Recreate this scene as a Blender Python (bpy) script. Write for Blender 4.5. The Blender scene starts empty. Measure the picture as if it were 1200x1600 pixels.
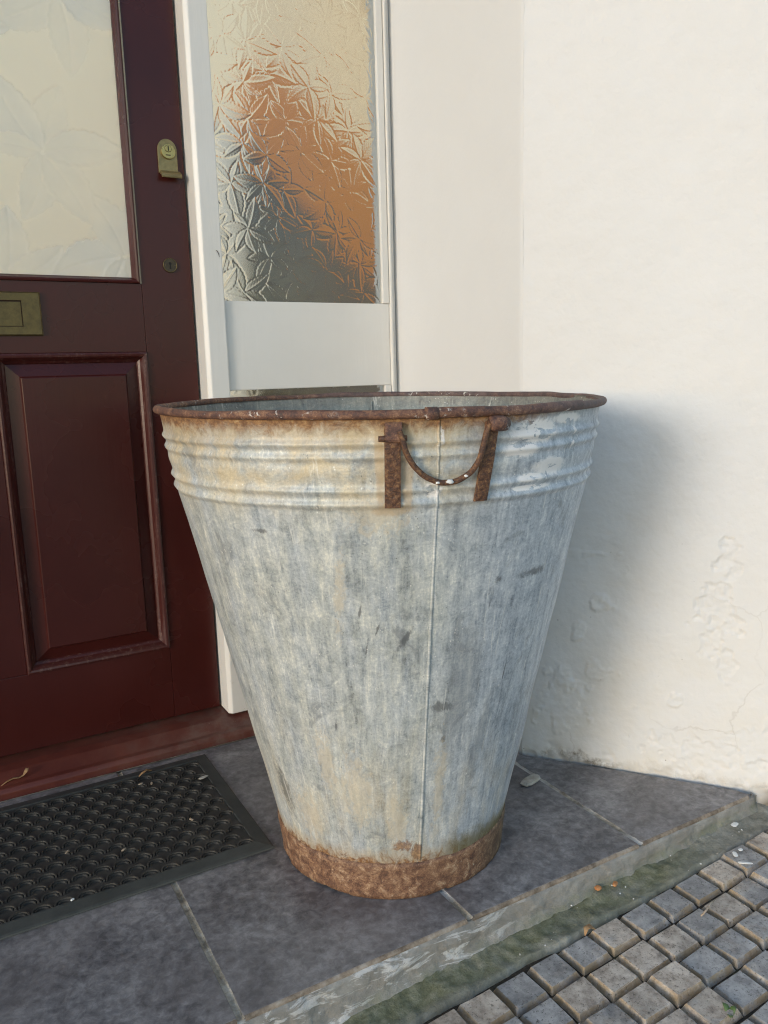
import bpy, bmesh, math, random
import numpy as np
from mathutils import Vector, Matrix
random.seed(7); RNG = np.random.default_rng(11)
SC = bpy.context.scene; COL = SC.collection
R = math.radians

# ------------------------------------------------------------------ camera, light, exposure
SUN_AZ, SUN_EL = 21.0, 11.0           # heading the light travels to (degrees from +x towards +y) and its height
SUN_STRENGTH, SUN_ANGLE, SKY_STRENGTH, EXPOSURE = 0.60, 16.0, 0.15, 1.0
def setup():
    yaw, pitch, roll, f = 0.512714266, 0.175032001, 0.0280149891, 1239.19
    fw = Vector((math.sin(yaw)*math.cos(pitch), math.cos(yaw)*math.cos(pitch), -math.sin(pitch)))
    rt = Vector((math.cos(yaw), -math.sin(yaw), 0)); dn = fw.cross(rt)
    r2 = rt*math.cos(roll)+dn*math.sin(roll); d2 = -rt*math.sin(roll)+dn*math.cos(roll)
    cam = bpy.data.cameras.new('camera'); co = bpy.data.objects.new('camera', cam); COL.objects.link(co)
    m = Matrix((r2, -d2, -fw)).transposed().to_4x4(); m.translation = (0, 0, 0.80); co.matrix_world = m
    cam.sensor_fit = 'AUTO'; cam.sensor_width = 36; cam.lens = 36*f/1600; cam.clip_start = 0.02; cam.clip_end = 3000
    SC.camera = co
    w = bpy.data.worlds.new('World'); SC.world = w; w.use_nodes = True
    nt = w.node_tree; bg = nt.nodes['Background']
    sky = nt.nodes.new('ShaderNodeTexSky'); sky.sky_type = 'NISHITA'; sky.sun_disc = False
    sky.sun_elevation = R(SUN_EL)
    sky.sun_rotation = math.atan2(-math.cos(R(SUN_AZ)), -math.sin(R(SUN_AZ))) % (2*math.pi)
    sky.air_density = 1.0; sky.dust_density = 0.6; sky.ozone_density = 1.3
    nt.links.new(sky.outputs[0], bg.inputs[0]); bg.inputs[1].default_value = SKY_STRENGTH
    d = Vector((math.cos(R(SUN_AZ))*math.cos(R(SUN_EL)), math.sin(R(SUN_AZ))*math.cos(R(SUN_EL)), -math.sin(R(SUN_EL))))
    sl = bpy.data.lights.new('sun', 'SUN'); sl.energy = SUN_STRENGTH; sl.angle = R(SUN_ANGLE); sl.color = (1.0, 0.992, 0.98)
    so = bpy.data.objects.new('sun', sl); COL.objects.link(so); so.location = (-4, -2, 4)
    so.rotation_euler = d.to_track_quat('-Z', 'Y').to_euler()
    v = SC.view_settings; v.view_transform = 'Standard'; v.look = 'None'; v.gamma = 1; v.exposure = EXPOSURE; v.use_curve_mapping = False
    c = SC.cycles; c.use_denoising = True; c.max_bounces = 10; c.diffuse_bounces = 5; c.transmission_bounces = 10; c.glossy_bounces = 4
    c.sample_clamp_indirect = 6; c.denoising_prefilter = 'NONE'; c.filter_width = 1.1
setup()

# ------------------------------------------------------------------ node helpers
class NT:
    def __init__(s, name):
        s.m = bpy.data.materials.new(name); s.m.use_nodes = True; s.t = s.m.node_tree
        s.b = s.t.nodes['Principled BSDF']; s.out = s.t.nodes['Material Output']
    def n(s, typ, **kw):
        nd = s.t.nodes.new(typ)
        for k, v in kw.items(): setattr(nd, k, v)
        return nd
    def put(s, sock, v):
        if isinstance(v, bpy.types.NodeSocket): s.t.links.new(v, sock)
        elif isinstance(v, (tuple, list)) and len(v) == 3 and sock.type == 'RGBA': sock.default_value = (*v, 1)
        else: sock.default_value = v
    def set(s, **kw):
        for k, v in kw.items(): s.put(s.b.inputs[k.replace('_', ' ')], v)
    def obj(s): return s.n('ShaderNodeTexCoord').outputs['Object']
    def geo(s): return s.n('ShaderNodeNewGeometry').outputs['Position']
    def uv(s): return s.n('ShaderNodeTexCoord').outputs['UV']
    def rand(s): return s.n('ShaderNodeObjectInfo').outputs['Random']
    def xyz(s, v):
        nd = s.n('ShaderNodeSeparateXYZ'); s.put(nd.inputs[0], v); return nd.outputs
    def map(s, v, scale=(1, 1, 1), loc=(0, 0, 0), rot=(0, 0, 0)):
        nd = s.n('ShaderNodeMapping'); s.put(nd.inputs['Vector'], v)
        nd.inputs['Scale'].default_value = scale; nd.inputs['Rotation'].default_value = rot
        s.put(nd.inputs['Location'], loc); return nd.outputs[0]
    def noise(s, v, scale, detail=4, rough=0.55, dist=0.0):
        nd = s.n('ShaderNodeTexNoise'); s.put(nd.inputs['Vector'], v); nd.inputs['Scale'].default_value = scale
        nd.inputs['Detail'].default_value = detail; nd.inputs['Roughness'].default_value = rough; nd.inputs['Distortion'].default_value = dist
        return nd.outputs['Fac']
    def voro(s, v, scale, feature='F1', rnd=1.0):
        nd = s.n('ShaderNodeTexVoronoi', feature=feature); s.put(nd.inputs['Vector'], v); nd.inputs['Scale'].default_value = scale
        nd.inputs['Randomness'].default_value = rnd; return nd.outputs['Distance']
    def ramp(s, fac, stops, interp='LINEAR'):
        nd = s.n('ShaderNodeValToRGB'); s.put(nd.inputs[0], fac); cr = nd.color_ramp; cr.interpolation = interp
        while len(cr.elements) < len(stops): cr.elements.new(0.5)
        for e, (p, c) in zip(cr.elements, stops):
            e.position = p; e.color = (c, c, c, 1) if not isinstance(c, (tuple, list)) else (*c, 1)
        return nd.outputs[0]
    def math(s, op, a, b=0.0, c=None, clamp=False):
        nd = s.n('ShaderNodeMath', operation=op, use_clamp=clamp); s.put(nd.inputs[0], a); s.put(nd.inputs[1], b)
        if c is not None: s.put(nd.inputs[2], c)
        return nd.outputs[0]
    def step(s, v, a, b):   # smooth 0..1 between a and b
        nd = s.n('ShaderNodeMapRange', interpolation_type='SMOOTHSTEP'); s.put(nd.inputs[0], v)
        nd.inputs[1].default_value = a; nd.inputs[2].default_value = b; return nd.outputs[0]
    def mix(s, f, a, b, blend='MIX'):
        nd = s.n('ShaderNodeMix', data_type='RGBA', blend_type=blend); s.put(nd.inputs[0], f); s.put(nd.inputs[6], a); s.put(nd.inputs[7], b)
        return nd.outputs[2]
    def bump(s, h, strength=0.3, dist=0.01, normal=None):
        nd = s.n('ShaderNodeBump'); s.put(nd.inputs['Height'], h); nd.inputs['Strength'].default_value = strength
        nd.inputs['Distance'].default_value = dist
        if normal is not None: s.put(nd.inputs['Normal'], normal)
        s.t.links.new(nd.outputs[0], s.b.inputs['Normal']); return nd.outputs[0]

MAT = {}
def mats():
    # ---- white painted plaster (two shades)
    for key, c0, c1, c2 in (('plaster', (.69, .686, .680), (.675, .666, .652), (.71, .708, .705)), ('plaster_smooth', (.665, .668, .668), (.65, .65, .646), (.675, .677, .677))):
        t = NT(key); p = t.geo(); z = t.xyz(p)['Z']
        a = t.noise(p, 3.5, 5, .6); b = t.noise(p, 40, 4, .6); c = t.noise(p, 9, 6, .65)
        col = t.mix(t.ramp(a, [(.35, 0), (.7, 1)]), c0, c1)
        col = t.mix(t.ramp(c, [(.55, 0), (.75, .6)]), col, c2)
        # grime with its own ragged outline where the wall meets the floor, and hairline stains
        low = t.math('ADD', z, t.math('MULTIPLY', t.math('SUBTRACT', t.noise(p, 24, 6, .7), .5), -.10))
        g = t.math('SUBTRACT', 1.0, t.step(low, -.004, .018))
        blot = t.ramp(t.noise(p, 7, 3, .5), [(.45, .2), (.58, 1)])
        col = t.mix(t.math('MULTIPLY', g, blot), col, (.10, .085, .07))
        yel = t.math('MULTIPLY', t.math('SUBTRACT', 1.0, t.step(z, .02, .5)), t.ramp(t.noise(p, 6, 5, .6), [(.4, 0), (.75, .55)]))
        if key == 'plaster': col = t.mix(yel, col, (.70, .63, .50))
        sp = t.ramp(t.voro(p, 46, rnd=1), [(.045, 1), (.09, 0)])
        spm = t.ramp(t.noise(p, 11, 2), [(.53, 0), (.62, .7)])
        col = t.mix(t.math('MULTIPLY', t.math('MULTIPLY', sp, spm), t.math('SUBTRACT', 1.0, t.step(z, .1, .7))), col, (.16, .13, .10))
        wq = t.n('ShaderNodeVectorMath', operation='ADD'); t.put(wq.inputs[0], p); nv = t.n('ShaderNodeTexNoise'); t.put(nv.inputs['Vector'], p); nv.inputs['Scale'].default_value = 9; nv.inputs['Detail'].default_value = 5
        sv = t.n('ShaderNodeVectorMath', operation='SCALE'); t.put(sv.inputs[0], nv.outputs['Color']); sv.inputs['Scale'].default_value = .16; t.t.links.new(sv.outputs[0], wq.inputs[1])
        ck = t.ramp(t.voro(wq.outputs[0], 4.2, 'DISTANCE_TO_EDGE'), [(.003, 1), (.009, 0)])
        ck = t.math('MULTIPLY', ck, t.math('MULTIPLY', t.ramp(t.noise(p, 5, 3), [(.47, 0), (.58, 1)]), t.math('SUBTRACT', 1.0, t.step(z, .12, .75))))
        if key == 'plaster': col = t.mix(t.math('MULTIPLY', ck, .22), col, (.34, .30, .25))
        t.set(Base_Color=col, Roughness=.72)
        h = t.math('ADD', t.math('MULTIPLY', b, .5), t.math('MULTIPLY', t.noise(p, 130, 3), .35))
        t.bump(h, .45 if key == 'plaster' else .25, .004); MAT[key] = t.m
    # ---- white gloss joinery
    t = NT('white_gloss'); p = t.geo()
    g = t.noise(t.map(p, (30, 30, 3)), 3, 5, .6); d = t.noise(p, 5, 4)
    col = t.mix(t.ramp(d, [(.4, 0), (.75, .6)]), (.73, .71, .67), (.66, .63, .58))
    z = t.xyz(p)['Z']
    ds = t.ramp(t.noise(p, 60, 5, .7), [(.62, 0), (.72, .7)])
    col = t.mix(t.math('MULTIPLY', ds, t.math('SUBTRACT', 1.0, t.step(z, .05, .35))), col, (.35, .28, .21))
    t.set(Base_Color=col, Roughness=.38); t.bump(g, .12, .004); MAT['gloss'] = t.m
    # ---- maroon door paint
    t = NT('maroon_paint'); p = t.geo()
    a = t.noise(t.map(p, (40, 40, 2.2)), 4, 4, .6); b = t.noise(p, 3, 4, .6); sc = t.noise(p, 90, 6, .75)
    col = t.mix(t.ramp(b, [(.35, 0), (.7, 1)]), (.044, .0078, .0062), (.060, .0105, .0082))
    dust = t.ramp(sc, [(.66, 0), (.76, .5)]); dm = t.ramp(t.noise(p, 7, 3), [(.5, 0), (.68, 1)])
    col = t.mix(t.math('MULTIPLY', dust, dm), col, (.19, .13, .11))
    t.set(Base_Color=col, Roughness=t.ramp(b, [(.3, .22), (.7, .34)])); t.b.inputs['Specular IOR Level'].default_value = .38
    t.bump(t.math('ADD', t.math('MULTIPLY', a, .5), t.math('MULTIPLY', sc, .2)), .16, .003); MAT['maroon'] = t.m
    t = NT('maroon_worn'); p = t.geo(); a = t.noise(p, 120, 6, .75); b = t.noise(t.map(p, (60, 60, 5)), 2, 5, .7)
    w_ = t.math('MULTIPLY', t.ramp(b, [(.50, 0), (.62, 1)]), t.ramp(a, [(.46, 0), (.60, .4)]))
    col = t.mix(w_, (.055, .0100, .0080), (.25, .17, .14)); t.set(Base_Color=col, Roughness=.34); t.bump(a, .15, .002); MAT['worn'] = t.m
    # ---- sill: same red, brighter and dusty
    t = NT('red_sill_paint'); p = t.geo(); a = t.noise(p, 14, 6, .7); b = t.noise(p, 120, 5, .7)
    col = t.mix(t.ramp(a, [(.35, 0), (.65, 1)]), (.085, .018, .013), (.125, .030, .019))
    x = t.xyz(p)['X']
    dm = t.math('MULTIPLY', t.ramp(t.noise(p, 22, 6, .7), [(.42, .1), (.66, 1)]), t.step(x, .12, .5))
    col = t.mix(t.math('MULTIPLY', dm, .55), col, (.15, .115, .095))
    col = t.mix(t.ramp(b, [(.66, 0), (.74, .5)]), col, (.28, .2, .15))
    t.set(Base_Color=col, Roughness=.42); t.bump(t.math('ADD', a, t.math('MULTIPLY', b, .3)), .2, .003); MAT['sill'] = t.m
    # ---- brass
    for key, c0, c1, r, mt in (('brass_dull', (.17, .125, .052), (.115, .085, .040), .42, .75), ('brass_mid', (.34, .265, .125), (.22, .17, .08), .38, .7), ('brass_bright', (.55, .42, .16), (.40, .30, .12), .3, .9), ('brass_dark', (.09, .07, .045), (.06, .045, .03), .45, .6)):
        t = NT(key); p = t.obj(); a = t.noise(p, 60, 6, .7); b = t.noise(p, 300, 4, .6)
        t.set(Base_Color=t.mix(t.ramp(a, [(.38, 0), (.66, 1)]), c0, c1), Metallic=mt, Roughness=t.ramp(b, [(.3, r-.06), (.7, r+.15)]))
        t.bump(b, .1, .001); MAT[key] = t.m
    t = NT('black_hole'); t.set(Base_Color=(.008, .007, .006), Roughness=.8); MAT['hole'] = t.m
    # ---- patterned glass
    t = NT('leaf_glass'); t.set(Base_Color=(.97, .97, .94), Roughness=.07, IOR=1.46); t.b.inputs['Transmission Weight'].default_value = 1
    p = t.obj(); t.bump(t.noise(p, 700, 3, .6), .10, .0008); MAT['glass'] = t.m
    t = NT('etched_glass'); at = t.n('ShaderNodeAttribute', attribute_name='etch').outputs['Fac']; p = t.obj()
    t.set(Base_Color=(.98, .975, .95), IOR=1.46, Roughness=t.ramp(at, [(0, .50), (1, .30)])); t.b.inputs['Transmission Weight'].default_value = 1
    fr = t.n('ShaderNodeBsdfDiffuse'); fr.inputs['Color'].default_value = (.64, .64, .60, 1)
    ms = t.n('ShaderNodeMixShader'); fac = t.math('ADD', .06, t.math('MULTIPLY', at, t.ramp(t.noise(p, 5, 3), [(.38, .12), (.62, .62)])))
    t.put(ms.inputs[0], fac); t.t.links.new(t.b.outputs[0], ms.inputs[1]); t.t.links.new(fr.outputs[0], ms.inputs[2]); t.t.links.new(ms.outputs[0], t.out.inputs[0])
    MAT['etched'] = t.m
    # ---- hall
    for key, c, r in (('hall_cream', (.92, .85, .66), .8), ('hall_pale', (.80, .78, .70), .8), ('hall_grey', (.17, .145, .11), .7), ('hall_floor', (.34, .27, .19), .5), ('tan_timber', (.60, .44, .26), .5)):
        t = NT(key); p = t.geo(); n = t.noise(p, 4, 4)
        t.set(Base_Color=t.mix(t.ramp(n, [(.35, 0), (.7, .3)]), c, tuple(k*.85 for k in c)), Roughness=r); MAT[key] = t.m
    t = NT('orange_timber'); p = t.geo(); g = t.noise(t.map(p, (8, 8, 60), rot=(0, R(40), 0)), 1.5, 5)
    t.set(Base_Color=t.mix(t.ramp(g, [(.35, 0), (.7, 1)]), (.74, .31, .07), (.60, .23, .05)), Roughness=.5); MAT['timber'] = t.m
    # ---- slate-look tile
    t = NT('slate_tile'); p = t.geo(); r = t.rand()
    off = t.n('ShaderNodeCombineXYZ'); t.put(off.inputs[0], t.math('MULTIPLY', r, 37.0)); t.put(off.inputs[1], t.math('MULTIPLY', r, 19.0))
    q = t.map(p, loc=off.outputs[0])
    a = t.noise(q, 11, 8, .68, .6); b = t.noise(q, 70, 6, .7, .4); c = t.noise(q, 4, 4, .6); d = t.noise(q, 240, 4, .6)
    f = t.math('ADD', t.math('MULTIPLY', a, .5), t.math('MULTIPLY', b, .5))
    col = t.ramp(f, [(.41, (.095, .090, .094)), (.47, (.160, .152, .156)), (.525, (.215, .204, .207)), (.60, (.32, .305, .305))])
    col = t.mix(t.ramp(c, [(.4, 0), (.7, .5)]), col, (.19, .168, .162), 'MIX')
    sm = t.ramp(t.noise(t.map(q, (1, 2.2, 1)), 26, 7, .75, 1.2), [(.63, 0), (.72, .45)])
    col = t.mix(t.math('MULTIPLY', sm, t.ramp(c, [(.45, 0), (.6, 1)])), col, (.27, .255, .26))
    dsp = t.ramp(t.voro(p, 55), [(.018, 1), (.03, 0)]); dspm = t.ramp(t.noise(p, 13, 2), [(.60, 0), (.64, 1)])
    col = t.mix(t.math('MULTIPLY', dsp, dspm), col, (.35, .33, .3))
    t.set(Base_Color=col, Roughness=t.ramp(b, [(.3, .36), (.7, .52)])); t.bump(t.math('ADD', b, t.math('MULTIPLY', d, .35)), .14, .003); MAT['tile'] = t.m
    # ---- grout / cement
    t = NT('grout'); p = t.geo(); a = t.noise(p, 30, 7, .7); b = t.noise(p, 260, 4, .6); c = t.noise(p, 6, 3)
    col = t.ramp(a, [(.38, (.19, .16, .12)), (.5, (.33, .29, .23)), (.62, (.48, .44, .37))])
    col = t.mix(t.ramp(c, [(.52, 0), (.62, .8)]), col, (.60, .58, .55))
    t.set(Base_Color=col, Roughness=.85); t.bump(t.math('ADD', a, b), .5, .004); MAT['grout'] = t.m
    t = NT('tile_edge'); p = t.geo(); a = t.noise(p, 40, 6, .7); 
    t.set(Base_Color=t.ramp(a, [(.38, (.14, .105, .075)), (.52, (.28, .22, .165)), (.66, (.38, .335, .285))]), Roughness=.7); t.bump(a, .4, .003); MAT['tile_edge'] = t.m
    # ---- cement riser with lime bloom and spattered paint
    t = NT('cement_riser'); p = t.geo(); X = t.xyz(p)['X']; Z = t.xyz(p)['Z']
    a = t.noise(p, 22, 8, .7, .4); b = t.noise(p, 190, 5, .65); c = t.noise(t.map(p, (9, 9, 34)), 1.6, 8, .72, 1.0)
    col = t.ramp(a, [(.36, (.225, .21, .185)), (.5, (.285, .27, .245)), (.64, (.36, .345, .315))])
    wm = t.math('MULTIPLY', t.ramp(c, [(.53, 0), (.585, .85)]), t.math('SUBTRACT', 1.0, t.step(X, .56, .80)))
    col = t.mix(t.math('MULTIPLY', wm, .85), col, (.66, .65, .64))
    ms = t.math('MULTIPLY', t.ramp(t.noise(p, 16, 5, .65), [(.42, 0), (.62, 1)]), t.math('SUBTRACT', 1.0, t.step(t.math('SUBTRACT', Z, t.math('MULTIPLY', t.math('SUBTRACT', X, .6), .04)), -.050, -.032)))
    col = t.mix(t.math('MULTIPLY', ms, .7), col, (.17, .18, .10))
    t.set(Base_Color=col, Roughness=.85); t.bump(t.math('ADD', t.math('ADD', a, c), t.math('MULTIPLY', b, .4)), .6, .006); MAT['riser'] = t.m
    # ---- mossy cement gutter
    t = NT('mossy_cement'); p = t.geo(); X = t.xyz(p)['X']; Y = t.xyz(p)['Y']
    a = t.noise(p, 26, 8, .7); b = t.noise(p, 220, 5, .7); c = t.noise(p, 9, 6, .7, .5); d = t.noise(p, 60, 6, .7)
    col = t.ramp(a, [(.36, (.19, .18, .15)), (.5, (.28, .27, .235)), (.66, (.40, .39, .35))])
    band = t.math('MULTIPLY', t.step(Y, .772, .83), t.math('SUBTRACT', 1.0, t.math('MULTIPLY', t.step(X, .92, 1.16), .8)))
    m = t.math('MULTIPLY', t.ramp(c, [(.36, .35), (.56, 1)]), band)
    mcol = t.ramp(d, [(.36, (.112, .118, .066)), (.5, (.175, .180, .110)), (.66, (.275, .272, .19))])
    col = t.mix(t.math('MINIMUM', t.math('MULTIPLY', m, 1.15), 1.0), col, mcol)
    wsp = t.ramp(t.voro(p, 90), [(.05, 1), (.09, 0)]); wmk = t.ramp(t.noise(p, 24, 3), [(.58, 0), (.63, 1)])
    col = t.mix(t.math('MULTIPLY', wsp, wmk), col, (.62, .61, .57))
    t.set(Base_Color=col, Roughness=.9); t.bump(t.math('ADD', t.math('MULTIPLY', a, .7), t.math('ADD', t.math('MULTIPLY', b, .4), d)), .6, .006); MAT['moss'] = t.m
    # ---- stable-block paver
    t = NT('paver_clay'); p = t.geo(); r = t.rand()
    off = t.n('ShaderNodeCombineXYZ'); t.put(off.inputs[0], t.math('MULTIPLY', r, 31.0)); t.put(off.inputs[1], t.math('MULTIPLY', r, 57.0))
    q = t.map(p, loc=off.outputs[0])
    a = t.noise(q, 45, 8, .7); b = t.noise(q, 230, 6, .75); c = t.noise(q, 14, 4, .6)
    col = t.ramp(a, [(.38, (.28, .23, .19)), (.5, (.47, .40, .335)), (.62, (.60, .53, .455))])
    gl = t.math('MULTIPLY', t.ramp(t.math('ADD', t.math('MULTIPLY', c, .5), t.math('MULTIPLY', r, .5)), [(.46, 0), (.56, 1)]), .9)
    col = t.mix(gl, col, t.ramp(a, [(.38, (.22, .218, .22)), (.62, (.42, .41, .405))]))
    pit = t.ramp(b, [(.37, 1), (.44, 0)])
    col = t.mix(t.math('MULTIPLY', pit, .75), col, (.035, .028, .02))
    bl = t.ramp(t.noise(p, 9, 5, .65), [(.42, .80), (.60, 1.12)]); col = t.mix(1.0, col, bl, 'MULTIPLY')
    nz = t.xyz(t.n('ShaderNodeNewGeometry').outputs['Normal'])['Z']
    ed = t.math('SUBTRACT', 1.0, t.step(nz, .55, .9))
    och = t.math('MULTIPLY', ed, t.ramp(t.noise(q, 30, 6, .7), [(.42, .15), (.58, .75)]))
    col = t.mix(och, col, (.33, .225, .11))
    t.set(Base_Color=col, Roughness=t.ramp(a, [(.3, .5), (.7, .72)])); t.bump(t.math('ADD', t.math('MULTIPLY', a, .6), b), .45, .004); MAT['paver'] = t.m
    t = NT('joint_dirt'); p = t.geo(); a = t.noise(p, 120, 7, .75); b = t.noise(p, 30, 4)
    col = t.ramp(a, [(.35, (.018, .014, .010)), (.55, (.05, .04, .03)), (.72, (.16, .14, .11))])
    col = t.mix(t.ramp(b, [(.55, 0), (.7, .6)]), col, (.045, .055, .022))
    t.set(Base_Color=col, Roughness=.95); t.bump(a, .8, .006); MAT['dirt'] = t.m
    # ---- rubber mat
    t = NT('black_rubber'); p = t.geo(); a = t.noise(p, 26, 7, .7); b = t.noise(p, 300, 4, .6)
    col = t.mix(t.ramp(a, [(.4, 0), (.7, 1)]), (.040, .037, .033), (.075, .068, .058))
    col = t.mix(t.ramp(b, [(.66, 0), (.74, .35)]), col, (.14, .12, .09))
    t.set(Base_Color=col, Roughness=.55); t.bump(b, .2, .002); MAT['rubber'] = t.m
    t = NT('grey_rubber_edge'); p = t.geo(); a = t.noise(p, 18, 7, .7)
    t.set(Base_Color=t.mix(t.ramp(a, [(.35, 0), (.7, 1)]), (.040, .043, .040), (.068, .071, .066)), Roughness=.6); t.bump(t.noise(p, 300, 3), .15, .002); MAT['rubber_edge'] = t.m
    # ---- galvanised zinc (UV in metres: u = 0 on the lap seam, v = height)
    t = NT('weathered_zinc'); uv = t.uv(); s = t.xyz(uv); U, V = s['X'], s['Y']
    st = t.noise(t.map(uv, (140, 24, 1)), 1, 8, .75, .7); st2 = t.noise(t.map(uv, (42, 5, 1), loc=(3, 5, 0)), 1, 7, .66, .7)
    mo = t.noise(uv, 40, 10, .78, .8); fi = t.noise(uv, 260, 6, .75); la = t.noise(uv, 5.5, 5, .6, .4); crk = t.noise(t.map(uv, (1, .55, 1)), 60, 8, .8, 1.8)
    f = t.math('ADD', t.math('ADD', t.math('MULTIPLY', st, .24), t.math('MULTIPLY', st2, .19)), t.math('ADD', t.math('MULTIPLY', mo, .27), t.math('ADD', t.math('MULTIPLY', la, .10), t.math('MULTIPLY', fi, .20))))
    col = t.ramp(f, [(.405, (.165, .190, .222)), (.455, (.31, .352, .400)), (.495, (.425, .472, .525)), (.535, (.55, .59, .625)), (.59, (.78, .80, .80))])
    # buff mineral staining: strong around the ribs left of the seam, patches below
    top = t.step(V, .60, .68)
    lf = t.math('SUBTRACT', 1.0, t.step(U, -.02, .12))
    bn = t.ramp(t.noise(t.map(uv, (1.2, .8, 1)), 16, 7, .68, .5), [(.38, 0), (.60, 1)])
    buff = t.math('MULTIPLY', t.math('MULTIPLY', top, lf), bn)
    low = t.math('MULTIPLY', t.math('SUBTRACT', 1.0, t.step(V, .05, .42)), t.ramp(t.noise(t.map(uv, (2, .7, 1), loc=(7, 1, 0)), 11, 7, .68), [(.46, 0), (.66, .75)]))
    buff = t.math('MAXIMUM', t.math('MULTIPLY', buff, .80), t.math('MULTIPLY', low, .65))
    col = t.mix(buff, col, t.ramp(fi, [(.3, (.50, .41, .265)), (.7, (.72, .625, .45))]))
    warm_lit = t.math('MULTIPLY', t.math('SUBTRACT', 1.0, t.step(U, -.03, .10)), t.ramp(t.noise(t.map(uv, (3, .8, 1), loc=(4, 2, 0)), 9, 8, .72, .5), [(.36, .2), (.60, .68)]))
    col = t.mix(warm_lit, col, (1.08, 1.0, .80), 'MULTIPLY')  # patchy cream tint left of the seam paints in the warm side light
    # dirty dull inside
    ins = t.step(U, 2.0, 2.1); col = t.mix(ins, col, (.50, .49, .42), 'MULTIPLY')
    # dark smudges and scratches
    sm = t.ramp(t.noise(t.map(uv, (1.4, 1, 1), loc=(2, 9, 0)), 13, 6, .7, 1.0), [(.58, 0), (.68, .6)])
    col = t.mix(sm, col, (.20, .215, .225))
    scr = t.math('MULTIPLY', t.ramp(t.noise(t.map(uv, (95, 9, 1), rot=(0, 0, R(-9))), 1, 3, .5), [(.70, 0), (.735, 1)]), t.ramp(t.noise(uv, 9, 2), [(.50, 0), (.56, 1)]))
    col = t.mix(t.math('MULTIPLY', scr, .75), col, (.06, .062, .065))
    rn0 = t.math('SUBTRACT', t.noise(t.map(uv, (1.5, 1, 1)), 60, 8, .78, .8), .5)
    def mark(u, v, ru, rv, lean=0.0, amt=1.6):
        du0 = t.math('SUBTRACT', U, u); dv0 = t.math('SUBTRACT', V, v)
        du = t.math('DIVIDE', t.math('SUBTRACT', du0, t.math('MULTIPLY', dv0, lean)), ru); dv = t.math('DIVIDE', dv0, rv)
        d = t.math('SQRT', t.math('ADD', t.math('MULTIPLY', du, du), t.math('MULTIPLY', dv, dv)))
        return t.math('SUBTRACT', 1.0, t.step(t.math('ADD', d, t.math('MULTIPLY', rn0, amt*2)), .35, 1.1))
    mk = 0.0
    for q in ((-.087, .492, .0022, .012, .2), (-.033, .448, .005, .020, .55), (-.067, .464, .002, .011, .3), (-.082, .435, .0018, .016, .2), (-.137, .309, .0026, .010, .15), (.024, .338, .024, .011, 0), (.030, .281, .006, .008, 0), (.150, .520, .030, .007, 0), (.088, .521, .010, .006, 0), (-.284, .165, .020, .055, -.1), (-.20, .60, .012, .004, 0)):
        k_ = mark(*q); mk = k_ if mk == 0.0 else t.math('MAXIMUM', mk, k_)
    col = t.mix(t.math('MULTIPLY', mk, .72), col, (.085, .092, .098))
    pk = t.math('MULTIPLY', t.ramp(t.voro(t.map(uv, (1, .6, 1)), 210), [(.10, 1), (.20, 0)]), t.ramp(t.noise(uv, 26, 4, .7), [(.50, 0), (.60, .8)])); col = t.mix(pk, col, (.80, .79, .74))
    pd = t.math('MULTIPLY', t.ramp(t.voro(t.map(uv, (1.3, .8, 1), loc=(3, 3, 0)), 150), [(.08, 1), (.17, 0)]), t.ramp(t.noise(t.map(uv, loc=(9, 4, 0)), 22, 4, .7), [(.51, 0), (.60, .7)])); col = t.mix(pd, col, (.12, .125, .125))
    bd = t.math('MAXIMUM', mark(.052, .36, .036, .13, .05, 1.0), mark(.10, .27, .016, .10, .1, 1.0)); col = t.mix(t.math('MULTIPLY', bd, .42), col, (.20, .215, .225))
    tn = 0.0
    for q in ((-.164, .244, .020, .06, 0), (-.225, .135, .035, .05, 0), (-.113, .194, .03, .07, 0), (-.046, .136, .022, .06, 0), (-.11, .515, .008, .07, .1), (-.062, .625, .03, .03, 0), (.03, .20, .012, .09, 0)):
        k_ = mark(*q, 2.2) ; tn = k_ if tn == 0.0 else t.math('MAXIMUM', tn, k_)
    col = t.mix(t.math('MULTIPLY', tn, .5), col, (.62, .53, .38))
    drk = t.math('MULTIPLY', t.ramp(crk, [(.66, 0), (.74, 1)]), .35); col = t.mix(drk, col, (.12, .115, .10))
    lt = t.math('MULTIPLY', t.ramp(t.noise(t.map(uv, (60, 6, 1), loc=(1, 4, 0)), 1, 8, .75, 1.2), [(.60, 0), (.66, 1)]), .6); col = t.mix(lt, col, (.80, .785, .72))
    # rust creeping from rim and from the base band, and round the straps
    rn = t.math('SUBTRACT', t.noise(t.map(uv, (1.5, 1, 1)), 34, 8, .75, .8), .5)
    r1 = t.step(t.math('ADD', V, t.math('MULTIPLY', rn, .05)), .725, .742)
    r1 = t.math('MULTIPLY', r1, t.math('SUBTRACT', 1.0, t.math('MULTIPLY', t.step(U, .08, .16), .85)))
    r2 = t.math('SUBTRACT', 1.0, t.step(t.math('ADD', V, t.math('MULTIPLY', rn, .10)), .058, .080))
    def blob(u, v, ru, rv, amt=1.3):
        du = t.math('DIVIDE', t.math('SUBTRACT', U, u), ru); dv = t.math('DIVIDE', t.math('SUBTRACT', V, v), rv)
        d = t.math('SQRT', t.math('ADD', t.math('MULTIPLY', du, du), t.math('MULTIPLY', dv, dv)))
        return t.math('SUBTRACT', 1.0, t.step(t.math('ADD', d, t.math('MULTIPLY', rn, amt*2)), .55, .95))
    rs = t.math('MAXIMUM', t.math('MULTIPLY', r1, .95), r2)
    for bb in ((-.033, .097, .024, .013, 1.2), (-.008, .085, .016, .02, 1.0)): rs = t.math('MAXIMUM', rs, t.math('MULTIPLY', blob(*bb), .8))
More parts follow.
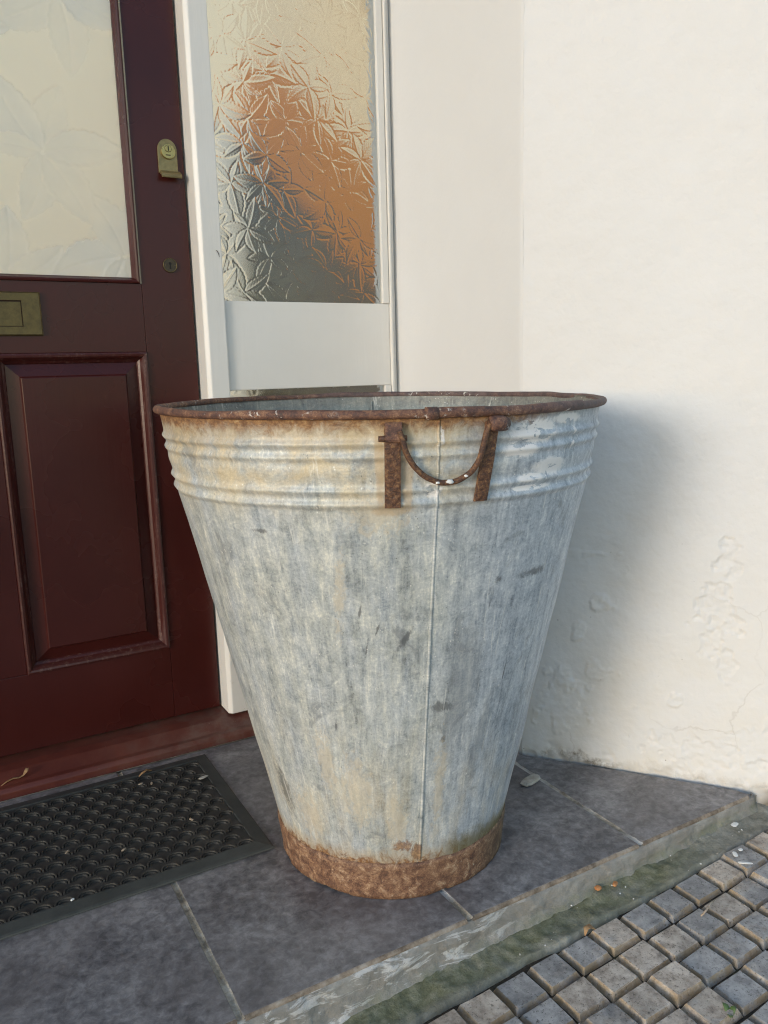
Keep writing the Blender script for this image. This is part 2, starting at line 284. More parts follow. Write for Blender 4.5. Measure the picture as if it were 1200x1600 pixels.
    rc = t.ramp(t.noise(uv, 120, 7, .75), [(.34, (.09, .042, .022)), (.48, (.20, .092, .038)), (.58, (.33, .18, .075)), (.70, (.47, .33, .18))])
    halo = t.math('MAXIMUM', t.math('MULTIPLY', t.step(t.math('ADD', V, t.math('MULTIPLY', rn, .06)), .70, .735), lf), t.math('SUBTRACT', 1.0, t.step(t.math('ADD', V, t.math('MULTIPLY', rn, .05)), .072, .10)))
    col = t.mix(t.math('MULTIPLY', halo, .55), col, (.46, .34, .19))
    strap = t.math('MAXIMUM', t.math('MAXIMUM', blob(-.058, .69, .006, .07, .5), blob(-.031, .68, .008, .08, .6)), blob(-.045, .632, .026, .012, .8))
    col = t.mix(t.math('MULTIPLY', strap, .6), col, (.50, .37, .22))
    col = t.mix(rs, col, rc)
    # green tide at the band on the shaded side
    gr = t.math('MULTIPLY', t.math('SUBTRACT', 1.0, t.step(t.math('ADD', V, t.math('MULTIPLY', rn, .05)), .075, .105)), t.step(U, .02, .10))
    col = t.mix(t.math('MULTIPLY', gr, .75), col, (.14, .135, .07))
    # splashes of white paint
    pn = t.ramp(t.noise(t.map(uv, (1, 1.5, 1)), 44, 6, .62, .5), [(.43, 0), (.455, 1)])
    w = 0.0
    for (u, v, a_, b_) in ((.112, .720, .040, .020), (.094, .698, .030, .014), (.142, .672, .036, .017), (.112, .660, .028, .007), (.112, .646, .045, .005), (-.004, .656, .012, .014), (.165, .733, .036, .009), (.178, .708, .006, .022)):
        wb = blob(u, v, a_, b_, .55); w = wb if w == 0.0 else t.math('MAXIMUM', w, wb)
    w = t.math('MULTIPLY', w, pn)
    sl = t.math('MULTIPLY', t.math('SUBTRACT', 1.0, t.step(t.math('ABSOLUTE', t.math('SUBTRACT', U, .0035)), .001, .0028)), t.ramp(t.noise(t.map(uv, (1, 1, 1)), 34, 6, .75), [(.53, 0), (.60, .8)]))
    w = t.math('MAXIMUM', w, t.math('MULTIPLY', sl, t.step(V, .25, .45)))
    col = t.mix(t.math('MULTIPLY', w, .95), col, (.80, .78, .76))
    rough = t.math('MINIMUM', t.math('ADD', t.math('ADD', .40, t.math('MULTIPLY', mo, .3)), t.math('MULTIPLY', rs, .3)), 1.0)
    met = t.math('MULTIPLY', t.math('SUBTRACT', 1.0, t.math('MAXIMUM', t.math('MAXIMUM', rs, w), buff)), .20)
    t.set(Base_Color=col, Roughness=rough, Metallic=met)
    t.bump(t.math('ADD', t.math('ADD', t.math('MULTIPLY', mo, .5), t.math('MULTIPLY', fi, .25)), t.math('ADD', t.math('MULTIPLY', st, .4), t.math('ADD', t.math('MULTIPLY', w, .6), t.math('MULTIPLY', rs, .5)))), .28, .003)
    MAT['zinc'] = t.m
    # ---- rust: rim (dark, waxy), strap, base band
    for key, stops, pale, sc in (('rust_rim', [(.38, (.045, .024, .022)), (.47, (.110, .054, .041)), (.54, (.20, .098, .060)), (.63, (.38, .235, .145))], .45, 60),
                                 ('rust_strap', [(.38, (.035, .018, .014)), (.475, (.095, .044, .026)), (.54, (.17, .082, .040)), (.64, (.34, .20, .095))], .25, 190),
                                 ('rust_band', [(.37, (.060, .031, .023)), (.46, (.155, .078, .047)), (.53, (.27, .15, .086)), (.63, (.47, .34, .22))], .85, 60)):
        t = NT(key); p = t.geo(); a = t.noise(p, sc, 9, .75, .5); b = t.noise(p, 420, 5, .7); c = t.noise(p, 22, 6, .7, .6)
        col = t.ramp(t.math('ADD', t.math('MULTIPLY', a, .72), t.math('MULTIPLY', b, .28)), stops)
        pl = t.ramp(t.noise(p, 150, 7, .75, 1.0), [(.60, 0), (.67, 1)])
        col = t.mix(t.math('MULTIPLY', pl, t.math('MULTIPLY', t.ramp(c, [(.45, 0), (.6, 1)]), pale*1.6)), col, (.50, .43, .32))
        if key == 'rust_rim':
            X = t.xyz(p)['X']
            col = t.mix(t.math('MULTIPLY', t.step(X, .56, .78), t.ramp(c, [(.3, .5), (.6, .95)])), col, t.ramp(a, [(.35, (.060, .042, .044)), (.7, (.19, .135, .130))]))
            ws = t.math('MULTIPLY', t.ramp(t.noise(p, 75, 6, .7, .8), [(.60, 0), (.65, 1)]), t.ramp(t.noise(p, 6, 2), [(.54, 0), (.60, 1)]))
            col = t.mix(t.math('MULTIPLY', ws, .85), col, (.66, .62, .57))
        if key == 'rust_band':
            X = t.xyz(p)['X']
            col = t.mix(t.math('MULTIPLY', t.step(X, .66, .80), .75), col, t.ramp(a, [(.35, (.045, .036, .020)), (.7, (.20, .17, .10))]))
        t.set(Base_Color=col, Roughness=t.ramp(a, [(.3, .45), (.7, .85)])); t.bump(t.math('ADD', t.math('MULTIPLY', a, .6), t.math('MULTIPLY', b, .6)), .55, .003); MAT[key] = t.m
    # ---- small things
    for key, c0, c1, r, sc in (('stone', (.36, .335, .285), (.54, .51, .45), .85, 90), ('dry_leaf', (.36, .20, .09), (.52, .33, .17), .7, 120), ('orange_seed', (.42, .15, .05), (.60, .30, .12), .5, 200),
                        ('white_flake', (.78, .77, .74), (.86, .85, .82), .6, 200), ('twig', (.30, .22, .15), (.48, .40, .32), .8, 150), ('weed', (.075, .13, .035), (.14, .21, .07), .5, 90), ('roof', (.70, .68, .64), (.76, .74, .70), .8, 4), ('far_ground', (.33, .32, .30), (.44, .43, .41), .9, .6), ('scuff', (.07, .05, .045), (.16, .12, .10), .7, 300)):
        t = NT(key); p = t.geo(); a = t.noise(p, sc, 6, .7)
        t.set(Base_Color=t.mix(t.ramp(a, [(.38, 0), (.64, 1)]), c0, c1), Roughness=r); t.bump(a, .4, .002); MAT[key] = t.m
mats()

# ------------------------------------------------------------------ object helpers
ORG = {}
def tag(o, label=None, cat=None, group=None, kind=None):
    for k, v in (('label', label), ('category', cat), ('group', group), ('kind', kind)):
        if v: o[k] = v
    return o
def link(o, org, parent):
    COL.objects.link(o); org = Vector(org); ORG[o] = org
    if parent is not None: o.parent = parent; o.location = org-ORG[parent]
    else: o.location = org
    return o
def thing(name, loc, label, cat, group=None):
    return tag(link(bpy.data.objects.new(name, None), loc, None), label, cat, group)
def mesh(name, V, F, mat, parent=None, org=None, smooth=False, uv=None, sharp=None):
    V = np.asarray(V, float)
    if org is None: org = Vector(((V[:, 0].min()+V[:, 0].max())/2, (V[:, 1].min()+V[:, 1].max())/2, V[:, 2].min()))
    me = bpy.data.meshes.new(name); me.from_pydata((V-np.array(org)).tolist(), [], F if isinstance(F, list) else F.tolist())
    if mat: me.materials.append(MAT[mat] if isinstance(mat, str) else mat)
    if smooth: me.polygons.foreach_set('use_smooth', [True]*len(me.polygons))
    if uv is not None:
        ul = me.uv_layers.new(name='UVMap'); idx = np.zeros(len(me.loops), dtype=np.int32); me.loops.foreach_get('vertex_index', idx)
        ul.data.foreach_set('uv', np.asarray(uv, float)[idx].ravel())
    me.update()
    return link(bpy.data.objects.new(name, me), org, parent)
def from_bm(name, bm, mat, parent=None, org=None, smooth=False):
    bm.normal_update(); bm.verts.index_update()
    V = np.array([v.co[:] for v in bm.verts]); F = [[v.index for v in f.verts] for f in bm.faces]; bm.free()
    return mesh(name, V, F, mat, parent, org, smooth)
def box(name, lo, hi, mat, parent=None, bev=.003, seg=2, org=None, rough=0.0):
    bm = bmesh.new(); bmesh.ops.create_cube(bm, size=1)
    lo = Vector(lo); hi = Vector(hi)
    for v in bm.verts: v.co = Vector((lo[i]+(v.co[i]+.5)*(hi[i]-lo[i]) for i in range(3)))
    if bev: bmesh.ops.bevel(bm, geom=list(bm.edges), offset=bev, segments=seg, affect='EDGES', profile=.6)
    return from_bm(name, bm, mat, parent, org)
def prism(name, poly, axis, a, b, mat, parent=None, bev=.002, org=None):
    """poly of 2-tuples extruded along axis ('x','y','z') from a to b"""
    bm = bmesh.new()
    def P(p, t): return {'x': (t, p[0], p[1]), 'y': (p[0], t, p[1]), 'z': (p[0], p[1], t)}[axis]
    v0 = [bm.verts.new(P(p, a)) for p in poly]; v1 = [bm.verts.new(P(p, b)) for p in poly]
    n = len(poly); bm.faces.new(v0); bm.faces.new(v1[::-1])
    for i in range(n): bm.faces.new((v0[i], v1[i], v1[(i+1) % n], v0[(i+1) % n]))
    bmesh.ops.recalc_face_normals(bm, faces=bm.faces)
    if bev: bmesh.ops.bevel(bm, geom=list(bm.edges), offset=bev, segments=2, affect='EDGES', profile=.6)
    return from_bm(name, bm, mat, parent, org)
def grid_faces(nu, nv, wrap=False):
    i = np.arange(nu if wrap else nu-1); j = np.arange(nv-1); I, J = np.meshgrid(i, j, indexing='ij'); I2 = (I+1) % nu
    return np.stack([I*nv+J, I2*nv+J, I2*nv+J+1, I*nv+J+1], -1).reshape(-1, 4)
def tube(name, pts, rad, mat, parent=None, seg=12, closed=False, org=None, jit=0.0):
    pts = [Vector(p) for p in pts]; n = len(pts); V = []; up = Vector((0.03, .02, 1)).normalized(); N = None
    rads = rad if hasattr(rad, '__len__') else [rad]*n
    for i, p in enumerate(pts):
        a = pts[(i-1) % n] if closed or i > 0 else p; b = pts[(i+1) % n] if closed or i < n-1 else p
        T = (b-a).normalized()
        if N is None: N = T.cross(up); N = N.normalized() if N.length > .01 else T.cross(Vector((1, 0, 0))).normalized()
        N = (N-T*N.dot(T)).normalized(); B = T.cross(N)
        for k in range(seg):
            an = 2*math.pi*k/seg; r = rads[i]*(1+jit*random.uniform(-1, 1)); V.append(p+N*(r*math.cos(an))+B*(r*math.sin(an)))
    F = grid_faces(n, seg)
    q = []
    for i in range(n if closed else n-1):
        for k in range(seg): q.append([i*seg+k, i*seg+(k+1) % seg, ((i+1) % n)*seg+(k+1) % seg, ((i+1) % n)*seg+k])
    if not closed: q.append(list(range(seg))[::-1]); q.append([(n-1)*seg+k for k in range(seg)])
    return mesh(name, [v[:] for v in V], q, mat, parent, org, smooth=True)
def vnoise(P, scale, seed=0, octaves=4, gain=.5):
    """value noise fBm in 2D or 3D, range about -1..1"""
    P = np.asarray(P, float)*scale; out = np.zeros(len(P)); amp = 1.0; d = P.shape[1]
    for o in range(octaves):
        g = np.random.default_rng(seed+o*17).uniform(-1, 1, (64,)*d)
        b = np.floor(P).astype(int); f = P-b; f = f*f*(3-2*f); acc = 0
        for c in range(2**d):
            w = 1.0; ix = []
            for k in range(d):
                bit = (c >> k) & 1; w = w*(f[:, k] if bit else 1-f[:, k]); ix.append((b[:, k]+bit) % 64)
            acc = acc+w*g[tuple(ix)]
        out += amp*acc; amp *= gain; P = P*2.03+5.1
    return out

# ------------------------------------------------------------------ ground levels
def zg(x, y=0): return -.05+.04*(np.clip(x, -.4, 1.6)-.6)
A = np.array([1.005, 1.222]); UW = np.array([.273, -.352]); UW /= np.linalg.norm(UW); NW = np.array([UW[1], -UW[0]])  # splayed wall: start, direction, outward normal
SPLAY = .62; XC = .068       # length of the splay, centre line of the porch
B = A+UW*SPLAY

# ------------------------------------------------------------------ setting
def setting():
    g = mesh('ground', [(-400, -400, -.30), (400, -400, -.30), (400, 400, -.30), (-400, 400, -.30)], [[0, 1, 2, 3]], 'far_ground'); tag(g, kind='structure')
    # paving bed
    nx, ny = 60, 3; xs = np.linspace(-3.2, 2.6, nx); ys = np.array([-2.6, 0, .80])
    V = [(x, y, zg(x)-.0118) for x in xs for y in ys]
    bed = mesh('paving', V, grid_faces(nx, ny), 'dirt'); tag(bed, kind='structure')
    # mossy gutter strip between paving and step
    nx, ny = 860, 30; xs = np.linspace(-2.7, 1.42, nx); P = np.array([(x, y) for x in xs for y in np.linspace(0, 1, ny)])
    yb = .785+.012*P[:, 0]+.004*vnoise(np.c_[P[:, 0], P[:, 0]*0], 22, 3); Y = yb+(.905-yb)*P[:, 1]
    h = .0022*vnoise(np.c_[P[:, 0], Y], 22, 5, 5)+.0012*vnoise(np.c_[P[:, 0], Y], 90, 9, 3)-.004*np.sin(np.clip((Y-.79)/.075, 0, 1)*math.pi)
    Z = zg(P[:, 0])+h-.016*np.clip(1-P[:, 1]*14, 0, 1)
    gut = mesh('gutter', np.c_[P[:, 0], Y, Z], grid_faces(nx, ny), 'moss', smooth=True); tag(gut, kind='structure')
    # raised step: cement body, riser skirt, joints, tiles
    step = box('porch_step', (-2.75, .8660, -.32), (1.36, 1.66, -.0095), 'grout', bev=0); tag(step, kind='structure')
    nx, nz = 860, 16; xs = np.linspace(-2.72, 1.282, nx); V = []
    Q = np.array([(x, k) for x in xs for k in np.linspace(0, 1, nz)])
    zt = -.0052; zb = zg(Q[:, 0])-.004; Zr = zt+(zb-zt)*Q[:, 1]
    prof = .8610-.0035*np.sin(Q[:, 1]*2.2)-.008*np.clip((Q[:, 1]-.62)/.38, 0, 1)**2+np.where(Q[:, 1] < .01, .006, 0)
    n1 = vnoise(np.c_[Q[:, 0], Zr*1.6], 30, 21, 5); n2 = vnoise(np.c_[Q[:, 0], Zr], 110, 31, 3)
    Yr = prof-.0022*n1-.0009*n2-.002
    end = np.clip((Q[:, 0]-1.262)/.020, 0, 1); Yr = Yr+.022*end**2
    rs = mesh('riser', np.c_[Q[:, 0], Yr, Zr], grid_faces(nx, nz), 'riser', step, smooth=True)
    fxl = 2*XC-1.0
    joints = [XC+.189+.355*k for k in range(-8, 4)]            # .257, .612, .967 ...
    for k in range(len(joints)-1):
        x0, x1 = joints[k]+.0045, joints[k+1]-.0045
        if x1 < -2.6: continue
        x0 = max(x0, -2.7)
        if joints[k] > .9:    # corner tile, cut to the splay
            poly = [(x0,   .8645), (1.258,   .8645), (1.250, .8900), (A[0]-.002, A[1]-.006), (.990, 1.6), (x0, 1.6)]
        else: poly = [(x0,   .8645), (x1,   .8645), (x1, 1.606 if x1 > fxl else 1.66), (x0, 1.606 if x1 > fxl else 1.66)]
        prism('tile', poly, 'z', -.0095, random.uniform(-.0006, .0006), 'tile', step, bev=.0014)
        e0, e1 = (x0+.001, (x1 if joints[k] < .9 else 1.252)-.001)
        nn = 60; xs = np.linspace(e0, e1, nn); Ve = []
        w1 = .0012*vnoise(np.c_[xs, xs*0], 40, 60+k, 3)
        for x, w in zip(xs, w1): Ve += [(x, .8646, -.0006), (x, .8622+w, -.0013+w*.3), (x, .8606+w, -.0036), (x, .8610, -.0066)]
        mesh('edge_trim', Ve, grid_faces(nn, 4), 'tile_edge', step, smooth=True)
    for xj in joints:
        if not -2.6 < xj < 1.2: continue
        nn, mm = 90, 5; ys = np.linspace(.861, 1.604 if xj < .9 else 1.225, nn); Vj = []
        G = np.array([(xj-.0052+.0104*j/(mm-1), y) for y in ys for j in range(mm)])
        hz = -.0014+.0008*vnoise(G, 60, 41, 4)-.0012*np.tile(np.array([0, .6, 1, .6, 0]), nn)+np.tile(np.array([.0006, 0, 0, 0, .0006]), nn)
        mesh('grout_joint', np.c_[G, hz], grid_faces(nn, mm)[:, ::-1], 'grout', step, smooth=True)
    mesh('grout_joint', [(-2.7, 1.6055, .0006), (.99, 1.6055, .0006), (.99, 1.618, .002), (-2.7, 1.618, .002)], [[0, 1, 2, 3]], 'grout', step)
setting()

# ------------------------------------------------------------------ walls of the porch
def walls():
    # splayed wall, real relief on its face
    ns, nz = 230, 560
    s = np.linspace(0, SPLAY, ns); z = np.concatenate([np.linspace(-.10, 1.62, nz-1), [2.62]])
    S, Z = np.meshgrid(s, z, indexing='ij'); S = S.ravel(); Z = Z.ravel(); P = np.c_[S, Z]
    rel = .0016*vnoise(P, 7, 3, 4)+.0006*vnoise(P, 35, 5, 4)+.00025*vnoise(P, 140, 8, 2)
    def flake(cs, cz, rs_, rz_, depth, seed, thr=.0):
        d = 1-np.sqrt(((S-cs)/rs_)**2+((Z-cz)/rz_)**2); m = np.clip((d+.6*vnoise(P, 42, seed, 4))*22-thr, 0, 1)
        return depth*m*(1+.55*vnoise(P, 120, seed+3, 3))
    rel -= flake(.380, .440, .022, .035, .0028, 91)+flake(.366, .31, .032, .065, .0028, 95)+flake(.39, .25, .016, .03, .0020, 99)
    rel += flake(.163, .346, .020, .018, .0026, 101)+flake(.148, .199, .03, .018, .0018, 104)+flake(.109, .281, .014, .018, .0022, 107)+flake(.299, .159, .012, .014, .0022, 113)+flake(.085, .17, .02, .03, .0018, 115)
    rel -= flake(.36, .05, .10, .035, .0018, 117)+flake(.44, .085, .05, .05, .0014, 121)
    rel += flake(.08, .12, .05, .05, .0014, 131)+flake(.11, .44, .07, .006, .0014, 133)
    low = np.clip((.028+.012*vnoise(np.c_[S, S*0], 45, 71, 3)-Z)/.02, 0, 1); rel -= .0035*low*(Z > -.01)*np.clip(.6+vnoise(P, 60, 73, 4), 0, 1.3)
    rel = np.where(Z > 1.6, 0, rel)
    X = A[0]+UW[0]*S-NW[0]*0; Y = A[1]+UW[1]*S
    nrm = np.array([-UW[1], UW[0]])*-1
    V = np.c_[X+nrm[0]*rel, Y+nrm[1]*rel, Z]; n0 = len(V)
    F = grid_faces(ns, nz).tolist()
    # thickness behind the face
    bk = [(B[0]+.35, B[1]+.45), (A[0]+.30, A[1]+.25)]
    V = np.vstack([V, [(bk[0][0], bk[0][1], -.1), (bk[0][0], bk[0][1], 2.62), (bk[1][0], bk[1][1], -.1), (bk[1][0], bk[1][1], 2.62)]])
    a0, a1, b0, b1 = 0, nz-1, (ns-1)*nz, ns*nz-1
    F += [[b0, n0, n0+1, b1], [n0, n0+2, n0+3, n0+1], [n0+2, a0, a1, n0+3]]
    wb = mesh('splayed_wall', V, F, 'plaster', smooth=True)
    tag(wb, 'splayed off-white plaster wall with flaking paint beside the step', 'wall')
    me = wb.data; [setattr(me.polygons[i], 'use_smooth', False) for i in range(len(F)-3, len(F))]
    # straight reveal between window frame and splay
    nu, nz = 90, 240; us = np.linspace(0, 1, nu); zs = np.linspace(-.1, 2.62, nz)
    G = np.array([(u, z) for u in us for z in zs]); x0, y0 = .979, 1.75
    rel = .0012*vnoise(G*[.45, 1], 6, 13, 4)+.0003*vnoise(G*[.45, 1], 60, 15, 3)
    X = x0+(A[0]-x0)*G[:, 0]-rel; Y = y0+(A[1]-y0)*G[:, 0]
    k = np.clip((G[:, 0]-.985)/.015, 0, 1); X = X+.0035*k*k; Y = Y-.0
    n0 = len(X); V = np.vstack([np.c_[X, Y, G[:, 1]], [(A[0]+.25, A[1]+.23, -.1), (A[0]+.25, A[1]+.23, 2.62), (x0+.3, y0, -.1), (x0+.3, y0, 2.62)]])
    F = grid_faces(nu, nz)[:, ::-1].tolist(); e0, e1 = (nu-1)*nz, nu*nz-1
    F += [[n0, n0+2, n0+3, n0+1], [e0, e1, n0+1, n0], [0, n0+2, n0+3, nz-1][::-1]]
    wa = mesh('reveal_wall', V, F, 'plaster_smooth', smooth=True)
    me = wa.data; [setattr(me.polygons[i], 'use_smooth', False) for i in range(len(F)-3, len(F))]
    tag(wa, 'smooth white plaster reveal between sidelight frame and splayed wall', 'wall')
    # the far, hinge-side end of the recess, out of the picture
    fx = 2*XC-.981; m = lambda p: (fx-1.75-(p[0]-A[0]), p[1])
    o = box('front_wall', (fx-1.75, 1.664, -.1), (fx, 1.80, 2.62), 'plaster_smooth', bev=0); tag(o, 'plain white wall on the hinge side of the sidelight', 'wall')
    o = prism('splayed_wall', [m((A[0], 1.8)), m(A), m(A+UW*.48), m((A[0]+UW[0]*.48+.3, A[1]+UW[1]*.48+.35)), m((A[0]+.299, 1.8))], 'z', -.3, 2.62, 'plaster', bev=0)
    tag(o, 'splayed off-white wall at the hinge-side end of the porch', 'wall')
    o = prism('porch_ceiling', [(-2.9, 1.0), (B[0]-.05, 1.0), (1.2, 1.76), (-2.9, 1.76)], 'z', 2.625, 2.70, 'roof', bev=0); tag(o, kind='structure')
    o = box('house_front', (1.76, 1.45, -.3), (4.6, 1.75, 5.2), 'plaster', bev=0); tag(o, 'off-white rendered house front beyond the porch', 'wall')
walls()

# ------------------------------------------------------------------ leaf relief for obscure glass
def leaf_field(x0, x1, z0, z1, res, L, seed, spacing, amp):
    r = np.random.default_rng(seed); nx = int((x1-x0)/res)+1; nz = int((z1-z0)/res)+1
    xs = np.linspace(x0, x1, nx); zs = np.linspace(z0, z1, nz); H = np.zeros((nx, nz)); E = np.zeros((nx, nz))
    cents = []
    for i in range(int((x1-x0)/spacing)+3):
        for j in range(int((z1-z0)/spacing)+3):
            cents.append((x0+(i-.7+.5*(j % 2))*spacing+r.uniform(-.25, .25)*spacing, z0+(j-.8)*spacing+r.uniform(-.25, .25)*spacing))
    r.shuffle(cents)
    for cx, cz in cents:
        k = r.integers(5, 8); th0 = r.uniform(0, 6.28)
        for q in range(k):
            th = th0+q*2*math.pi/k+r.uniform(-.2, .2); l = L*r.uniform(.72, 1.2); w = l*r.uniform(.20, .28); bend = r.uniform(-.35, .35)
            ix0 = max(0, int((cx-l*1.15-x0)/res)); ix1 = min(nx, int((cx+l*1.15-x0)/res)+2); iz0 = max(0, int((cz-l*1.15-z0)/res)); iz1 = min(nz, int((cz+l*1.15-z0)/res)+2)
            if ix1 <= ix0 or iz1 <= iz0: continue
            XX, ZZ = np.meshgrid(xs[ix0:ix1]-cx, zs[iz0:iz1]-cz, indexing='ij')
            s = (XX*math.cos(th)+ZZ*math.sin(th))/l; t = (-XX*math.sin(th)+ZZ*math.cos(th))-bend*l*s*(1-s)
            wd = w*np.sin(np.clip(s, 0, 1)**.85*math.pi)**.8*(1+.05*np.sin(s*50)); ins = (s > .03) & (s < .99) & (np.abs(t) < wd)
            e = np.clip(np.abs(t)/np.maximum(wd, 1e-5), 0, 1)
            side = np.where(t > 0, 1.0, -.45)
            rw = max(.0014, l*.012)
            h = amp*(.30+.55*side*(1-e)*e*2.0+1.0*np.exp(-((wd-np.abs(t)-rw)/rw)**2)-.85*np.exp(-(t/rw)**2))
            vein = .10*amp*np.sin((s*l*.9-np.abs(t)*1.1)/(l*.105)*2*math.pi)*(1-e)
            tilt = amp*r.uniform(-.8, .8)*(t/w)
            Hs = H[ix0:ix1, iz0:iz1]; Es = E[ix0:ix1, iz0:iz1]
            Hs[ins] = (h+vein+tilt)[ins]; Es[ins] = .35+.65*r.uniform(0, 1)
    K = H.copy()
    for _ in range(2):
        K[1:-1, 1:-1] = (K[1:-1, 1:-1]*2+K[:-2, 1:-1]+K[2:, 1:-1]+K[1:-1, :-2]+K[1:-1, 2:])/6
    return xs, zs, K, E
def relief_pane(name, x0, x1, z0, z1, y, mat, parent, res, L, seed, spacing, amp, thick=.005):
    xs, zs, H, E = leaf_field(x0, x1, z0, z1, res, L, seed, spacing, amp); nx, nz = H.shape
    XX, ZZ = np.meshgrid(xs, zs, indexing='ij')
    V = np.c_[XX.ravel(), (y-H).ravel(), ZZ.ravel()]; n0 = len(V); F = grid_faces(nx, nz).tolist()
    bk = [(x0, z0), (x1, z0), (x1, z1), (x0, z1)]
    V = np.vstack([V, [(a, y+thick, b) for a, b in bk]])
    F.append([n0+3, n0+2, n0+1, n0])
    lo = [i*nz for i in range(nx)]; hi = [i*nz+nz-1 for i in range(nx)]; le = list(range(nz)); ri = [(nx-1)*nz+k for k in range(nz)]
    F += [lo[::-1]+[n0, n0+1], hi+[n0+2, n0+3], le+[n0+3, n0], ri[::-1]+[n0+1, n0+2]]
    o = mesh(name, V, F, mat, parent, smooth=True)
    for i in range(len(F)-5, len(F)): o.data.polygons[i].use_smooth = False
    at = o.data.attributes.new('etch', 'FLOAT', 'POINT'); at.data.foreach_set('value', np.concatenate([E.ravel(), np.zeros(4)]))
    return o

# ------------------------------------------------------------------ front door
def door():
    Y = 1.70; x1 = .5075; x0 = 2*XC-x1; T = .044; zb, zt = .050, 2.02
    d = thing('front_door', (XC, Y+T/2, zb), 'dark maroon panelled front door with etched glass and brass fittings', 'door')
    gx1, gx0, gz0, gz1 = .388, 2*XC-.388, 1.003, 1.88
    px1, px0, pz0, pz1 = .404, .113, .212, .854
    M = 'maroon'; b = .0009
    box('stile', (px1, Y, zb), (x1, Y+T, zt), M, d, b); box('stile', (x0, Y, zb), (2*XC-px1, Y+T, zt), M, d, b)
    box('rail', (2*XC-px1+.0005, Y+.0006, zb), (px1-.0005, Y+T, pz0), M, d, b)
    box('rail', (2*XC-px1+.0005, Y+.0006, pz1), (px1-.0005, Y+T, gz0-.012), M, d, b)
    box('rail', (2*XC-px1+.0005, Y+.0006, gz1+.012), (px1-.0005, Y+T, zt), M, d, b)
    box('muntin', (2*XC-px0, Y+.0010, pz0+.0005), (px0, Y+T, pz1-.0005), M, d, b)
    def moulding(a, c, e, g, prof, nm, parent, mat=M):
        # mitred frame; prof = list of (inset, y)
        V = []; F = []; n = len(prof)
        for (ins, yy) in prof:
            V += [(a+ins, yy, e+ins), (c-ins, yy, e+ins), (c-ins, yy, g-ins), (a+ins, yy, g-ins)]
        for i in range(n-1):
            for k in range(4): F.append([i*4+k, (i+1)*4+k, (i+1)*4+(k+1) % 4, i*4+(k+1) % 4][::-1])
        return mesh(nm, V, F, mat, parent)
    ov = [(0, Y+.001), (.001, Y-.0045), (.004, Y-.0060), (.008, Y-.0050), (.011, Y-.001), (.015, Y+.006), (.019, Y+.0095), (.021, Y+.0125), (.026, Y+.0125)]
    for (a, c) in ((px0, px1), (2*XC-px1, 2*XC-px0)):
        moulding(a, c, pz0, pz1, ov, 'moulding', d, 'worn')
        i = .019; f = .044
        V = []; 
        for ins, yy in ((i, Y+.0128), (f, Y+.0050), (f+.0025, Y+.0020), (f+.004, Y+.0012)):
            V += [(a+ins, yy, pz0+ins), (c-ins, yy, pz0+ins), (c-ins, yy, pz1-ins), (a+ins, yy, pz1-ins)]
        F = [[q*4+k, (q+1)*4+k, (q+1)*4+(k+1) % 4, q*4+(k+1) % 4][::-1] for q in range(3) for k in range(4)]+[[12, 13, 14, 15]]
        V += [(a, Y+.030, pz0), (c, Y+.030, pz0), (c, Y+.030, pz1), (a, Y+.030, pz1)]; F.append([19, 18, 17, 16])
        mesh('panel', V, F, M, d)
    # glazing bead and pane
    gb = [(-.013, Y+.001), (-.012, Y-.0040), (-.009, Y-.0052), (-.006, Y-.0035), (-.003, Y+.003), (0, Y+.0085), (.0008, Y+.014)]
    moulding(gx0, gx1, gz0, gz1, gb, 'glazing_bead', d)
    relief_pane('glass_pane', gx0-.004, gx1+.004, gz0-.004, gz1+.004, Y+.0125, 'etched', d, .0020, .135, 5, .215, .0018)
    # letter plate
    lx1, lz0, lz1 = .2075, .887, .969; lx0 = 2*XC-lx1; fx1, fz0, fz1 = .1735, .904, .953; fx0 = 2*XC-fx1
    bm = bmesh.new()
    o_ = [(lx0, lz0), (lx1, lz0), (lx1, lz1), (lx0, lz1)]; c_ = .0025
    rings = []
    for ins, yy in ((0, Y), (0, Y-.0035), (c_, Y-.0060)): rings.append([(a+(ins if a < XC else -ins), yy, z+(ins if z < .93 else -ins)) for a, z in o_])
    i_ = [(fx0, fz0), (fx1, fz0), (fx1, fz1), (fx0, fz1)]
    rings.append([(a, Y-.0058, z) for a, z in i_]); rings.append([(a, Y-.0005, z) for a, z in i_])
    vs = [[bm.verts.new(p) for p in r] for r in rings]
    for q in range(len(vs)-1):
        for k in range(4): bm.faces.new((vs[q][k], vs[q][(k+1) % 4], vs[q+1][(k+1) % 4], vs[q+1][k]))
    bmesh.ops.recalc_face_normals(bm, faces=bm.faces)
    lp = from_bm('letter_plate', bm, 'brass_dull', d)
    box('flap', (fx0+.0012, Y-.0024, fz0+.001), (fx1-.0012, Y-.0004, fz1-.0022), 'brass_dull', lp, .0007)
    lp['label'] = 'tarnished brass letter plate with sprung flap'
    # night latch pull with cylinder
    cx, cz = .4745, 1.250; hw = .0195
    arc = [(cx+hw*math.cos(a), cz+.004+hw*math.sin(a)*1.08) for a in np.linspace(0, math.pi, 22)]
    pl = prism('latch_pull', [(cx+hw, 1.209)]+arc+[(cx-hw, 1.209)], 'y', Y-.0048, Y-.0002, 'brass_mid', d, bev=.0009)
    pl['label'] = 'brass cylinder pull with finger lip'
    lip = [(Y-.004, 1.2145), (Y-.011, 1.2115), (Y-.0185, 1.2065), (Y-.0215, 1.2005), (Y-.0205, 1.1975), (Y-.0170, 1.1985), (Y-.0120, 1.2040), (Y-.003, 1.2075)]
    prism('finger_lip', lip, 'x', cx-hw+.0015, cx+hw+.003, 'brass_mid', pl, bev=.0006)
